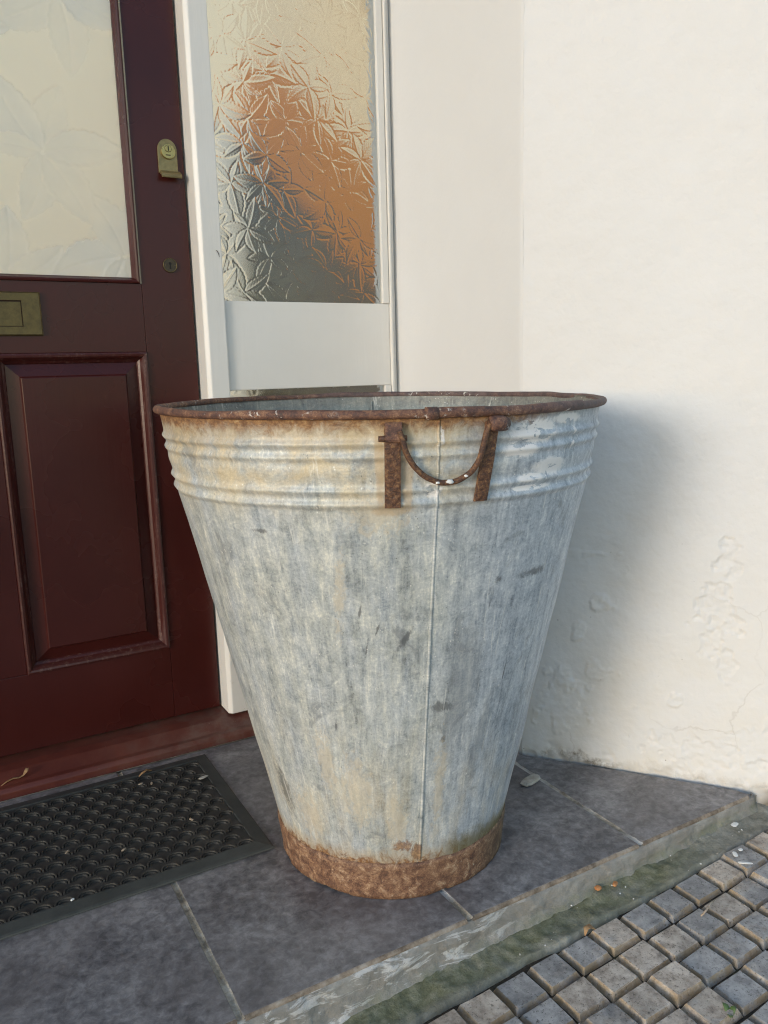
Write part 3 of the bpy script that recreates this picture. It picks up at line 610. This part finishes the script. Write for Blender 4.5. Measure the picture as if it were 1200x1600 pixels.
    def disc(name, x, z, r, ya, yb, mat, par, bev=.0008, sz=1.0):
        return prism(name, [(x+r*math.cos(a), z+sz*r*math.sin(a)) for a in np.linspace(0, 2*math.pi, 37)[:-1]], 'y', ya, yb, mat, par, bev=bev)
    cyl = disc('lock_cylinder', cx+.001, cz+.000, .0142, Y-.0098, Y-.0046, 'brass_bright', pl, .0010)
    disc('plug', cx+.0006, cz+.0052, .0062, Y-.0112, Y-.0094, 'brass_bright', cyl, .0006)
    disc('plug_ring', cx+.0006, cz+.0052, .0070, Y-.01000, Y-.0094, 'brass_dark', cyl, 0)
    box('keyway', (cx-.0004, Y-.0116, cz+.0008), (cx+.0016, Y-.0108, cz+.0096), 'hole', cyl, 0)
    box('maker_mark', (cx-.0050, Y-.0100, cz-.0082), (cx+.0050, Y-.00965, cz-.0060), 'brass_dark', cyl, 0)
    # escutcheon with keyhole
    ex, ez = .4645, 1.029
    es = disc('escutcheon', ex, ez, .0148, Y-.0026, Y-.0002, 'brass_dark', d, .0009); es['label'] = 'small round dark brass keyhole plate'
    tube('ring_edge', [(ex+.0136*math.cos(a), Y-.0026, ez+.0136*math.sin(a)) for a in np.linspace(0, 2*math.pi, 41)[:-1]], .0009, 'brass_dull', es, 8, True)
    kh = [(ex+.0029*math.cos(a), ez+.0035+.0029*math.sin(a)) for a in np.linspace(-1.15, math.pi+1.15, 16)]+[(ex-.0019, ez-.0078), (ex+.0019, ez-.0078)]
    prism('keyhole', kh, 'y', Y-.0030, Y-.0022, 'hole', es, bev=0)
    for s in (-1, 1): disc('pin', ex+s*.0102, ez, .0011, Y-.0034, Y-.0022, 'brass_dull', es, 0)
    return d
door()

# ------------------------------------------------------------------ frame, sill, sidelight
def frame():
    Yf = 1.646; W = 'gloss'; fr = thing('door_frame', (XC, 1.66, .02), 'white gloss door frame with narrow posts and a dark red sill', 'door frame')
    def post(xa, xb, flip=False):
        # L-shaped post: proud front nosing with a chamfer towards the door, rebate behind
        pr = [(xa+.008, Yf), (xb, Yf), (xb, 1.76), (xa, 1.76), (xa, Yf+.008)] if not flip else [(2*XC-p, q) for p, q in [(xa+.008, Yf), (xb, Yf), (xb, 1.76), (xa, 1.76), (xa, Yf+.008)]]
        o = prism('post', pr, 'z', .047, 2.14, W, fr, bev=.0022); return o
    post(.5125, .5595); post(.5125, .5595, True)
    box('head', (2*XC-.98, Yf+.001, 2.035), (.976, 1.76, 2.30), W, fr, .003)
    sill = [(1.606, .001), (1.606, .0155), (1.612, .0225), (1.622, .0245), (1.652, .0400), (1.672, .0440), (1.78, .0448), (1.78, .001)]
    prism('sill', sill, 'x', 2*XC-.978, .976, 'sill', fr, bev=.0022)
    # sidelights
    for s, nm in ((1, 'leaf-patterned glass sidelight window with white frame beside the maroon door'), (-1, 'leaf-patterned sidelight window on the hinge side of the door')):
        f = lambda a, b: (a, b) if s == 1 else (2*XC-b, 2*XC-a)
        sl = thing('sidelight_window', ((.77 if s == 1 else 2*XC-.77), 1.67, .046), nm, 'window')
        a, b = f(.5600, .9610); box('rail', (a, Yf+.009, .7690), (b, 1.72, .9560), W, sl, .0022)
        box('rail', (a, Yf+.009, .0480), (b, 1.72, .150), W, sl, .0022)
        box('rail', (a, Yf+.009, 1.93), (b, 1.72, 2.034), W, sl, .0022)
        c, e = f(.9435, .9600); 
        for za, zb_ in ((.9565, 1.9295), (.1505, .7685)): box('glazing_bead', (c, Yf+.006, za), (e, 1.6665, zb_), W, sl, .0018)
        c, e = f(.9615, .9665); box('jamb', (c, Yf+.001, .0480), (e, 1.668, 2.034), W, sl, .0015)
        c, e = f(.9668, .9800); box('jamb', (c, Yf+.014, .0480), (e, 1.670, 2.034), W, sl, .0008)
        if s == 1:
            relief_pane('glass_pane', .5590, .9450, .9545, 1.932, 1.6600, 'glass', sl, .0011, .063, 3, .073, .00050)
            relief_pane('glass_pane', .5590, .9450, .1490, .7705, 1.6600, 'glass', sl, .0024, .063, 9, .073, .00050)
        else:
            for za, zb_ in ((.9545, 1.932), (.1490, .7705)): relief_pane('glass_pane', 2*XC-.945, 2*XC-.559, za, zb_, 1.6600, 'glass', sl, .006, .070, 3, .122, .0022)
    # knock on the post where the paint is scuffed
    tube('scuff_mark', [(.5470, Yf-.0004, 1.0560), (.5500, Yf-.0004, 1.0535), (.5525, Yf-.0004, 1.0480), (.5535, Yf-.0004, 1.0420)], [.0004, .0009, .0008, .0003], 'scuff', fr, 6)
frame()

# ------------------------------------------------------------------ hall seen through the glass
def hall():
    h = thing('hallway', (.4, 2.9, 0), 'pale entrance hall glimpsed through the obscure glass', 'hall')
    box('back_wall', (-3.0, 5.50, -.1), (5.2, 5.6, 5.6), 'hall_cream', h, 0)
    box('side_wall', (5.2, 1.90, -.1), (5.3, 5.6, 4.6), 'hall_cream', h, 0)
    box('hall_floor', (-3.0, 1.79, -.12), (5.3, 5.6, -.02), 'hall_floor', h, 0)
    box('skirting', (-3.0, 5.47, -.02), (5.2, 5.498, .14), 'hall_pale', h, .003)
    # staircase falling to the right: stained string, spandrel with the under-stair shade painted in dark grey, pale newel
    st = thing('staircase', (2.2, 4.03, -.02), 'orange stained staircase glimpsed behind the sidelight glass', 'staircase')
    prism('string', [(1.52, 2.30), (1.52, 1.97), (1.67, 1.80), (2.26, 1.285), (3.14, .52), (3.14, 1.14), (2.29, 1.88), (1.74, 2.30)], 'y', 4.00, 4.06, 'timber', st, .003)
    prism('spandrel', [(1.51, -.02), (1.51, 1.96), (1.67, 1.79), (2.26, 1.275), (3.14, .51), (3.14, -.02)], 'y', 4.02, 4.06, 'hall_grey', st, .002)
    for k in range(11):      # balusters standing on the string, under a sloping handrail
        x = 1.60+k*.135; zb = 2.30-max(0, x-1.74)*.845; box('baluster', (x, 4.012, zb-.06), (x+.042, 4.048, zb+.86), 'tan_timber', st, .004)
    prism('handrail', [(1.50, 3.16), (1.74, 3.16), (3.14, 1.98), (3.14, 2.06), (1.76, 3.24), (1.50, 3.24)], 'y', 3.995, 4.065, 'tan_timber', st, .006)
    box('newel', (1.33, 3.95, -.02), (1.45, 4.06, 2.02), 'hall_pale', st, .006)
hall()

# ------------------------------------------------------------------ galvanised bin
CX, CY = .632, 1.126; SEAM = 252.5
def rprof(z):
    zz = np.array([0, .06, .163, .285, .44, .58, .626, .69, .735, .752]); rr = np.array([.186, .1965, .2195, .2465, .2815, .3135, .3245, .3345, .3415, .3445])
    r = np.interp(z, zz, rr)
    for c, a, w in ((.7150, .0042, .0046), (.6985, .0042, .0046), (.6560, .0042, .0046), (.6385, .0042, .0046)): r = r+a*np.exp(-((z-c)/w)**2)
    r = r+.0022*np.exp(-((z-.6815)/.011)**2)
    return r
def bpt(ang, z, off=0.0):
    a = R(ang); r = float(rprof(z))+off; return Vector((CX+r*math.cos(a), CY+r*math.sin(a), z))
def bin_():
    g = thing('galvanised_bin', (CX, CY, .0), 'tall tapered galvanised metal bin with rusty rim, base band and handle', 'bin')
    n = 360; zs = np.concatenate([np.linspace(.058, .625, 64), np.linspace(.628, .735, 60), np.linspace(.738, .752, 5)])
    an = np.linspace(0, 2*math.pi, n, endpoint=False)+R(SEAM)+math.pi         # uv wrap on the far side
    an = np.append(an, an[0]+2*math.pi-1e-6)
    def shell(off, zs):
        AA, ZZ = np.meshgrid(an, zs, indexing='ij'); A_ = AA.ravel(); Z_ = ZZ.ravel()
        c = np.c_[np.cos(A_)*.28, np.sin(A_)*.28, Z_]
        r = rprof(Z_)+off+.0016*vnoise(c, 7, 51, 3)*np.clip(Z_/.2, 0, 1)+.0007*vnoise(c*[1, 1, .5], 22, 55, 3)
        V = np.c_[CX+r*np.cos(A_), CY+r*np.sin(A_), Z_]
        uv = np.c_[(A_-R(SEAM)-2*math.pi)*.27, Z_]
        return V, uv
    V1, u1 = shell(0, zs); V2, u2 = shell(-.0022, zs); u2 = u2+[5, 0]; nz = len(zs); N = n+1
    F1 = grid_faces(N, nz); F2 = grid_faces(N, nz)[:, ::-1]+len(V1)
    top = [[i*nz+nz-1, (i+1)*nz+nz-1, len(V1)+(i+1)*nz+nz-1, len(V1)+i*nz+nz-1][::-1] for i in range(N-1)]
    bot = [[i*nz, (i+1)*nz, len(V1)+(i+1)*nz, len(V1)+i*nz] for i in range(N-1)]
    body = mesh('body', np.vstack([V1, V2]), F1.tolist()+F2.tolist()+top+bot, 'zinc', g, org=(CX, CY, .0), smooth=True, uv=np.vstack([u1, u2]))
    mesh('bottom_plate', [(CX+.190*math.cos(a), CY+.190*math.sin(a), .042) for a in np.linspace(0, 2*math.pi, 73)[:-1]], [list(range(72))], 'rust_band', g)
    # folded lap seam
    sm = tube('seam', [bpt(SEAM+(.35 if z < .3 else 0)*0, z, .0004) for z in np.linspace(.066, .742, 140)], .0021, 'zinc', g, 8)
    me = sm.data; ul = me.uv_layers.new(name='UVMap')
    for lp in me.loops: ul.data[lp.index].uv = (-.006, me.vertices[lp.vertex_index].co.z+ORG[sm].z)
    sm = tube('inner_seam', [bpt(63.5, z, -.0030) for z in np.linspace(.10, .742, 60)], .0018, 'zinc', g, 8)
    me = sm.data; ul = me.uv_layers.new(name='UVMap')
    for lp in me.loops: ul.data[lp.index].uv = (5.4, me.vertices[lp.vertex_index].co.z+ORG[sm].z-.12)
    # rolled rim, slightly wavy, ends overlapping at the seam
    m = 300; pts = []; rad = []
    for i in range(m):
        a = 2*math.pi*i/m; dg = math.degrees(a); w = float(vnoise(np.array([[math.cos(a), math.sin(a)]]), 3, 77, 3)[0])
        pts.append((CX+(.3465+.0012*w)*math.cos(a), CY+(.3465+.0012*w)*math.sin(a),   .7515+.0009*w-.0056*.345*math.cos(a)+.0085*.345*math.sin(a)+(.0006 if SEAM < dg < SEAM+40 else 0)))
        rad.append(.0056+.0005*w+(.0008 if SEAM-1.5 < dg < SEAM+40 else 0))
    rim = tube('rim', pts, rad, 'rust_rim', g, 14, True, jit=.012)
    sl = [Vector(pts[int((SEAM+d)/360*m) % m]) for d in (-2.6, -1.6, -.6, .4)]
    tube('rim_joint', sl, .0078, 'rust_rim', rim, 14, jit=.015)
    # rusty base band, ragged foot
    nb = 240; zz = np.linspace(0, 1, 9); Vb = []
    for i in range(nb):
        a = 2*math.pi*i/nb; c = np.array([[math.cos(a), math.sin(a)]]); w = float(vnoise(c, 2.2, 61, 4)[0]); w2 = float(vnoise(c, 11, 63, 3)[0])
        zb = .0004+max(0, .0034*w+.0024*w2); zt = .0640+.0012*w2
        for k in zz:
            z = zb+(zt-zb)*k; r = .1915+.0085*k-.0008*w*(1-k)+(.0012 if k < .08 else 0)+(-.0016 if k > .97 else 0)+.0005*float(vnoise(np.array([[math.cos(a)*3, math.sin(a)*3+z*9]]), 4, 67, 2)[0])
            Vb.append((CX+r*math.cos(a), CY+r*math.sin(a), z))
        Vb.append((CX+.1895*math.cos(a), CY+.1895*math.sin(a), zt-.004)); Vb.append((CX+.1860*math.cos(a), CY+.1860*math.sin(a), zb+.0005))
    M_ = 11; Fb = []
    for i in range(nb):
        j = (i+1) % nb
        for k in range(M_): Fb.append([i*M_+k, j*M_+k, j*M_+(k+1) % M_, i*M_+(k+1) % M_])
    mesh('base_band', Vb, Fb, 'rust_band', g, smooth=True)
    # flat straps riveted over the ribs
    def strap(at, ab, zt, zb, w, nm='strap'):
        nz = 26; V = []
        for k in range(nz):
            u = k/(nz-1); z = zt+(zb-zt)*u; a = at+(ab-at)*u
            base = .0066-.0004*u
            rsm = float(np.interp(z, [.6, .632, .69, .735, .752], [.318, .3255, .3375, .3435, .3455]))
            da = math.degrees(w/2/rsm); e = .0004*math.sin(k*1.9)
            for (dd, off) in ((-da, .0), (-da*.97, .0030), (-da*.5, .0036+e), (da*.5, .0036-e), (da*.97, .0030), (da, .0)):
                an_ = R(a+dd); r = rsm+base+off-.002; V.append((CX+r*math.cos(an_), CY+r*math.sin(an_), z))
            # inner side
            for dd in (da*.9, -da*.9):
                an_ = R(a+dd); r = rsm+base-.004; V.append((CX+r*math.cos(an_), CY+r*math.sin(an_), z))
        F = [[k*8+q, k*8+(q+1) % 8, (k+1)*8+(q+1) % 8, (k+1)*8+q][::-1] for k in range(nz-1) for q in range(8)]
        F += [list(range(8)), [(nz-1)*8+q for q in range(8)][::-1]]
        return mesh(nm, V, F, 'rust_strap', g)
    s1 = strap(243.0, 242.8, .7395, .6350, .0195); s2 = strap(263.7, 262.3, .7380, .6370, .0180)
    s1['label'] = 'flat rusty strap with square lower end'; s2['label'] = 'leaning rusty strap with curled top'
    # rivets
    for a, z, s_ in ((243.0, .7035, s1), (263.0, .690, s2)):
        p = bpt(a, z, .0075); bm = bmesh.new(); bmesh.ops.create_uvsphere(bm, u_segments=10, v_segments=6, radius=.0034)
        for v in bm.verts: v.co = Vector((v.co.x*.8, v.co.y*.8, v.co.z))+p
        from_bm('rivet', bm, 'rust_strap', s_, smooth=True)
    # ears: a folded loop on one strap, a rolled eye on the other
    def along(a, z, off, da): return bpt(a+da, z, off)
    def ear(a, zc, wid, hgt, off, thick, par):
        pr = [(-hgt/2, 0), (-hgt/2, thick*.8), (-hgt*.36, thick), (hgt*.36, thick), (hgt/2, thick*.7), (hgt/2, 0)]
        ca, sa = math.cos(R(a)), math.sin(R(a)); r = float(rprof(.73))+off; V = []; F = []
        for s in (-1, 1):
            for z, t in pr: V.append((CX+(r+t)*ca-sa*s*wid/2, CY+(r+t)*sa+ca*s*wid/2, zc+z))
        n_ = len(pr); F = [list(range(n_)), list(range(n_, 2*n_))[::-1]]+[[i, i+n_, (i+1) % n_+n_, (i+1) % n_] for i in range(n_)]
        return mesh('ear', V, F, 'rust_rim', par)
    ear(243.2, .7290, .0200, .0230, .0040, .0085, s1)
    tube('pin', [bpt(240.2, .7215, .0085), bpt(241.4, .7215, .0090), bpt(245.8, .7215, .0090)], .0036, 'rust_strap', s1, 8, jit=.03)
    tube('ear', [bpt(262.9, .7345, .0100), bpt(263.9, .7345, .0112), bpt(265.4, .7340, .0115), bpt(266.6, .7330, .0100)], [.0085, .0098, .0098, .0086], 'rust_rim', s2, 14, jit=.02)
    # hanging bail
    ps = []
    L_, R_ = 245.0, 262.9
    ctrl = [(244.2, .7310, .010), (244.9, .7200, .012), (245.5, .7035, .012), (247.0, .6875, .0115), (249.3, .6735, .0105), (252.7, .6640, .0095), (256.3, .6650, .0095), (259.3, .6755, .0105), (260.7, .6915, .0135), (261.3, .7095, .014), (261.9, .7260, .013), (262.9, .7340, .011)]
    t = np.linspace(0, len(ctrl)-1, 70); cc = np.array(ctrl)
    ps = []
    for q in t:
        a = float(np.interp(q, np.arange(len(ctrl)), cc[:, 0])); z = float(np.interp(q, np.arange(len(ctrl)), cc[:, 1])); o = float(np.interp(q, np.arange(len(ctrl)), cc[:, 2]))
        r = float(np.interp(z, [.6, .632, .69, .735, .752], [.318, .3255, .3375, .3435, .3455]))+o-.001
        ps.append(Vector((CX+r*math.cos(R(a)), CY+r*math.sin(R(a)), z)))
    sm_ = [ps[0]]+[(ps[i-1]+ps[i]*2+ps[i+1])/4 for i in range(1, len(ps)-1)]+[ps[-1]]
    for _ in range(3): sm_ = [sm_[0]]+[(sm_[i-1]+sm_[i]*2+sm_[i+1])/4 for i in range(1, len(sm_)-1)]+[sm_[-1]]
    h = tube('handle', sm_, .0036, 'rust_strap', g, 12, jit=.015); h['label'] = 'thin drooping rusty bail handle'
    # hardened paint drip on the lowest point of the bail
    for a, z, r in ((254.6, .6660, .0040), (252.0, .6655, .0026), (258.0, .6720, .0024)):
        p = bpt(a, z, .0128); bm = bmesh.new(); bmesh.ops.create_icosphere(bm, subdivisions=2, radius=r)
        for v in bm.verts: v.co = Vector((v.co.x*1.3, v.co.y*.9, v.co.z*.7))*(1+random.uniform(-.2, .2))+p
        from_bm('paint_blob', bm, 'white_flake', h, smooth=True)
bin_()

# ------------------------------------------------------------------ rubber mat
def mat_():
    x0, x1, y0, y1 = -.300, .4310, 1.1800, 1.5780
    m = thing('doormat', ((x0+x1)/2, (y0+y1)/2, 0.0), 'black rubber doormat with raised scalloped treads in front of the sill', 'doormat')
    base = box('base', (x0+.02, y0+.02, .0012), (x1-.018, y1-.02, .0052), 'rubber', m, 0)
    # sloping border frame
    V = []; pr = [(0, .0010), (0.0008, .0040), (.004, .0055), (.024, .0088), (.0265, .0088), (.0268, .0045)]
    for ins, z in pr: V += [(x0+ins, y0+ins, z), (x1-ins, y0+ins, z), (x1-ins, y1-ins, z), (x0+ins, y1-ins, z)]
    F = [[q*4+k, q*4+(k+1) % 4, (q+1)*4+(k+1) % 4, (q+1)*4+k] for q in range(len(pr)-1) for k in range(4)]
    mesh('border', V, F, 'rubber_edge', m)
    # one tread: two nested arches and a small heel, opening towards the street
    V = []; F = []
    def arch(rx, ry, w, h, z0, a0=-12, a1=192, n=11):
        b = len(V)
        for i in range(n):
            a = R(a0+(a1-a0)*i/(n-1)); c, s = math.cos(a), math.sin(a)
            for dr, z in ((w/2, z0), (w*.36, z0+h), (-w*.36, z0+h), (-w/2, z0)): V.append(((rx+dr)*c, (ry+dr)*s-.004, z))
        for i in range(n-1):
            for k in range(3): F.append([b+i*4+k, b+(i+1)*4+k, b+(i+1)*4+k+1, b+i*4+k+1][::-1])
        F.append([b, b+1, b+2, b+3]); e = b+(n-1)*4; F.append([e+3, e+2, e+1, e])
    arch(.0138, .0112, .0034, .0050, .0050); arch(.0096, .0074, .0026, .0032, .0050)
    V = np.array(V); ref = None; px, py = .0325, .0268; cnt = 0
    yy = y0+.0325; row = 0
    while yy < y1-.036:
        xx = x1-.0415-(px/2 if row % 2 else 0)
        while xx > x0+.035:
            if ref is None: o = mesh('tread', V+np.array([xx, yy, 0]), F, 'rubber', m, org=(xx, yy, 0)); ref = o
            else: o = bpy.data.objects.new('tread', ref.data); link(o, (xx, yy, 0), m)
            o.rotation_euler.z = random.uniform(-.04, .04); cnt += 1; xx -= px
        yy += py; row += 1
mat_()

# ------------------------------------------------------------------ stable-block paving
def paving():
    bed = bpy.data.objects['paving']; px, py = .0620, .0565; rot = .025
    def block_mesh(seed):
        r = random.Random(seed); bm = bmesh.new(); hw, hl, h = px/2-.0008, py/2-.0008, .0150; t = .0056
        lo = [(-hw, -hl), (hw, -hl), (hw, hl), (-hw, hl)]; V = []
        v0 = [bm.verts.new((x, y, -.014)) for x, y in lo]; v1 = [bm.verts.new((x, y, -h*.78+r.uniform(-.0007, .0007))) for x, y in lo]
        v2 = [bm.verts.new((x-math.copysign(t*r.uniform(.8, 1.2), x), y-math.copysign(t*r.uniform(.75, 1.15), y), r.uniform(-.0006, .0004))) for x, y in lo]
        for a, b in ((v0, v1), (v1, v2)):
            for k in range(4): bm.faces.new((a[k], a[(k+1) % 4], b[(k+1) % 4], b[k]))
        tf = bm.faces.new(v2)
        ed = [e for e in bm.edges if all(v in v2 for v in e.verts) or (e.verts[0] in v1 and e.verts[1] in v2) or (e.verts[1] in v1 and e.verts[0] in v2)]
        bmesh.ops.bevel(bm, geom=ed, offset=.0009, segments=1, affect='EDGES', profile=.5)
        bmesh.ops.triangulate(bm, faces=[f for f in bm.faces if len(f.verts) > 4])
        # worn edges
        for v in bm.verts:
            if v.co.z > -.010: v.co += Vector((r.uniform(-.0007, .0007), r.uniform(-.0007, .0007), r.uniform(-.0008, .0004)))
        bm.normal_update(); me = bpy.data.meshes.new('block'); bm.to_mesh(me); bm.free(); me.materials.append(MAT['paver']); return me
    kinds = [block_mesh(k) for k in range(24)]
    c0 = np.array([.595+px/2, .775+.025*.595-py/2])
    cells = []
    for i in range(-52, 33):
        for j in range(0, 44):
            lx, ly = i*px, -j*py; x = c0[0]+lx*math.cos(rot)-ly*math.sin(rot)*.2; y = c0[1]+lx*math.sin(rot)+ly
            # keep clear of the splayed wall and the house front
            dw = (np.array([x, y])-A)@np.array([-UW[1], UW[0]])*-1
            if dw < .045 and y > B[1]-.06: continue
            if x > B[0]-.03 and y > B[1]-.035: continue
            cells.append((i, j, x, y))
    near = sorted(cells, key=lambda c: (c[2]-.82)**2*.55+(c[3]-.66)**2)[:285]; ns = set((c[0], c[1]) for c in near)
    rv = {}
    bulk_v = []; bulk_f = []
    for (i, j, x, y) in cells:
        key = (i//4, j//2); r = rv.setdefault(key, (random.uniform(-.0035, .0035), random.uniform(-.012, .012), random.uniform(-.012, .012), random.uniform(-.01, .01), random.uniform(-.0012, .0012), random.uniform(-.0012, .0012)))
        bi = (i % 4)-1.5; bj = (j % 2)-.5
        z = float(zg(x))+r[0]*.8+r[1]*bi*px+r[2]*bj*py; xx = x+r[4]-r[3]*bj*py; yy = y+r[5]+r[3]*bi*px
        z = min(z, float(zg(x))+.003)+.0005
        me = kinds[(i*7+j*13+(i*j) % 5) % 24]; rz = rot+r[3]+(math.pi if (i*3+j) % 2 else 0)
        if (i, j) in ns:
            o = bpy.data.objects.new('block', me); link(o, (xx, yy, z), bed); tx, ty = r[2]+random.uniform(-.014, .014), -r[1]+random.uniform(-.014, .014)-.04; fl = 1 if rz < 1 else -1; o.rotation_euler = (tx*fl, ty*fl, rz+random.uniform(-.018, .018)); o.location.z += random.uniform(-.0012, .0008); k_ = random.uniform(.965, 1.01); o.scale = (k_, random.uniform(.965, 1.01), 1)
        else:
            mt = Matrix.Translation((xx, yy, z)) @ Matrix.Rotation(rz, 4, 'Z'); b = len(bulk_v)
            bulk_v += [(mt @ v.co)[:] for v in me.vertices]; bulk_f += [[b+k for k in p.vertices] for p in me.polygons]
    o = mesh('blocks', bulk_v, bulk_f, 'paver', bed); o['kind'] = 'stuff'
paving()

# ------------------------------------------------------------------ small loose things
def litter():
    def chip(name, c, sx, sy, sz, mat, label, cat, seed, rot=0, group=None, sub=2, tilt=0.0):
        r = np.random.default_rng(seed); bm = bmesh.new(); bmesh.ops.create_icosphere(bm, subdivisions=sub, radius=1)
        P = np.array([v.co[:] for v in bm.verts]); k = 1+.22*vnoise(P+3, 1.3, seed, 3)
        mt = Matrix.Rotation(rot, 4, 'Z') @ Matrix.Rotation(tilt, 4, 'Y')
        for v, q in zip(bm.verts, k):
            p = v.co*q; p = Vector((math.copysign(abs(p.x)**.75, p.x)*sx, math.copysign(abs(p.y)**.75, p.y)*sy, math.copysign(abs(p.z)**.6, p.z)*sz)); v.co = mt @ p
        mn = min(v.co.z for v in bm.verts)
        for v in bm.verts: v.co = v.co-Vector((0, 0, mn))+Vector(c)
        o = from_bm(name, bm, mat, None, org=c); return tag(o, label, cat, group)
    chip('stone_chip', (.9430, 1.1190, .0008), .0250, .0120, .0042, 'stone', 'flat grey stone chip lying on the dark tile by the joint', 'stone', 5, R(12))
    G = lambda x, y: (x, y, float(zg(x))+.0005)
    chip('seed_husk', G(.859, .851), .0055, .0046, .0026, 'orange_seed', 'round orange seed husk on the mossy gutter', 'seed', 8)
    chip('seed_husk', G(.889, .843), .0070, .0038, .0024, 'orange_seed', 'elongated pale-edged orange seed husk on the mossy gutter', 'seed', 9, .5)
    for k, (x, y, a, b, rt, lb) in enumerate(((1.183, .840, .0085, .0050, .2, 'white paint flake lying on the grey end of the gutter'), (1.108, .783, .0075, .0042, .9, 'short white paint flake on a paving block'), (1.102, .758, .0125, .0028, -.7, 'long thin white paint flake on a paving block'), (1.126, .786, .0042, .0034, 0, 'tiny round white paint flake on a paving block'))):
        c = G(x, y); c = (c[0], c[1], c[2]+(.0030 if k else .001)); chip('paint_flake', c, a, b, .0009, 'white_flake', lb, 'paint flake', 20+k, rt)
    r = np.random.default_rng(4)
    for k in range(16):
        x = r.uniform(.55, 1.22); y = r.uniform(.80, .848); c = G(x, y); s = r.uniform(.0006, .0018)
        chip('grit', (c[0], c[1], c[2]-.001), s, s*.7, s*.4, 'white_flake' if r.random() < .7 else 'stone', 'tiny pale grit grain on the mossy gutter', 'grit', 40+k, r.uniform(0, 3), 'grit on the gutter', sub=1)
    # curled dry leaf on the sill
    def strip(name, pts, ws, mat, label, cat, lift=0.0, group=None):
        pts = [Vector(p) for p in pts]; V = []; n = len(pts)
        for i, p in enumerate(pts):
            t = (pts[min(i+1, n-1)]-pts[max(i-1, 0)]).normalized(); s = t.cross(Vector((0, 0, 1))).normalized(); w = ws[i]
            V += [p-s*w+Vector((0, 0, w*.5)), p-Vector((0, 0, w*.15)), p+s*w+Vector((0, 0, w*.6)), p+s*w*.9+Vector((0, 0, w*.6-.0007)), p-Vector((0, 0, w*.15+.0007)), p-s*w*.9+Vector((0, 0, w*.5-.0007))]
        F = [[i*6+k, (i+1)*6+k, (i+1)*6+(k+1) % 6, i*6+(k+1) % 6] for i in range(n-1) for k in range(6)]+[list(range(6)), [(n-1)*6+k for k in range(6)][::-1]]
        return tag(mesh(name, [v[:] for v in V], F, mat, smooth=True), label, cat, group)
    strip('dry_leaf', [(.040, 1.6215, .0262), (.050, 1.6260, .0290), (.062, 1.6285, .0315), (.073, 1.6265, .0310), (.081, 1.6270, .0330), (.087, 1.6310, .0375), (.090, 1.6370, .0420)], [.0005, .0020, .0026, .0024, .0026, .0045, .0030], 'dry_leaf', 'curled dry brown leaf lying on the red sill', 'leaf')
    strip('dry_leaf', [(.285, 1.543, .0105), (.294, 1.548, .0125), (.303, 1.553, .0140), (.312, 1.551, .0120)], [.0010, .0030, .0034, .0012], 'dry_leaf', 'folded pale brown leaf scrap on the back edge of the doormat', 'leaf')
    for k, (x, y, a) in enumerate(((.281, 1.510, .4), (.300, 1.501, 1.3), (.395, 1.468, .2), (.205, 1.300, .6), (.330, 1.330, 2), (.120, 1.345, .9))):
        chip('leaf_scrap', (x, y, .0095), .0055 if k != 2 else .010, .0022 if k != 2 else .004, .0012, 'twig' if k != 2 else 'stone', ('small pale leaf scrap lying on the doormat treads' if k != 2 else 'grey flat flake near the right border of the doormat'), 'leaf scrap', 60+k, a, 'scraps on the doormat' if k != 2 else None)
    chip('white_crumb', (.108, 1.2055, .0100), .0032, .0020, .0014, 'white_flake', 'bright white crumb on the front row of mat treads', 'crumb', 71, .5)
    # debris in the paving joints
    z = lambda x: float(zg(x))-.006
    tube('twig', [(.940, .716, z(.94)+.009), (.955, .7185, z(.955)+.0115), (.972, .7250, z(.97)+.011), (.985, .7270, z(.985)+.010)], [.0012, .0016, .0015, .0009], 'twig', None, 7); tag(bpy.data.objects['twig'], 'pale broken twig lying in a paving joint', 'twig')
    strip('dry_leaf', [(.772, .789, z(.77)+.003), (.778, .794, z(.78)+.007), (.785, .792, z(.785)+.009), (.791, .787, z(.79)+.006)], [.001, .0045, .005, .001], 'dry_leaf', 'cupped tan leaf caught where paving meets the gutter', 'leaf')
    # little weed in a joint
    wx, wy = .824, .577; w = thing('weed', (wx, wy, float(zg(wx))-.012), 'small green weed sprouting from a paving joint', 'weed')
    rr = random.Random(3)
    for k in range(4):
        a = rr.uniform(0, 6.28); l = rr.uniform(.007, .013); up = rr.uniform(.5, 1.3); V = []; n = 6
        for i in range(n):
            u = i/(n-1); wd = l*.30*math.sin(math.pi*min(1, .12+u*.9))+.0004; d = l*u; x = wx+math.cos(a)*d; y = wy+math.sin(a)*d; zz = float(zg(wx))-.010+.010*min(1, u*2)+l*up*u*(1-.45*u)
            V += [(x-math.sin(a)*wd, y+math.cos(a)*wd, zz+wd*.4), (x, y, zz), (x+math.sin(a)*wd, y-math.cos(a)*wd, zz+wd*.4)]
        F = [[i*3+k_, (i+1)*3+k_, (i+1)*3+k_+1, i*3+k_+1] for i in range(n-1) for k_ in range(2)]
        o = mesh('leaf', V, F, 'weed', w, smooth=True); md = o.modifiers.new('thick', 'SOLIDIFY'); md.thickness = .0004
litter()
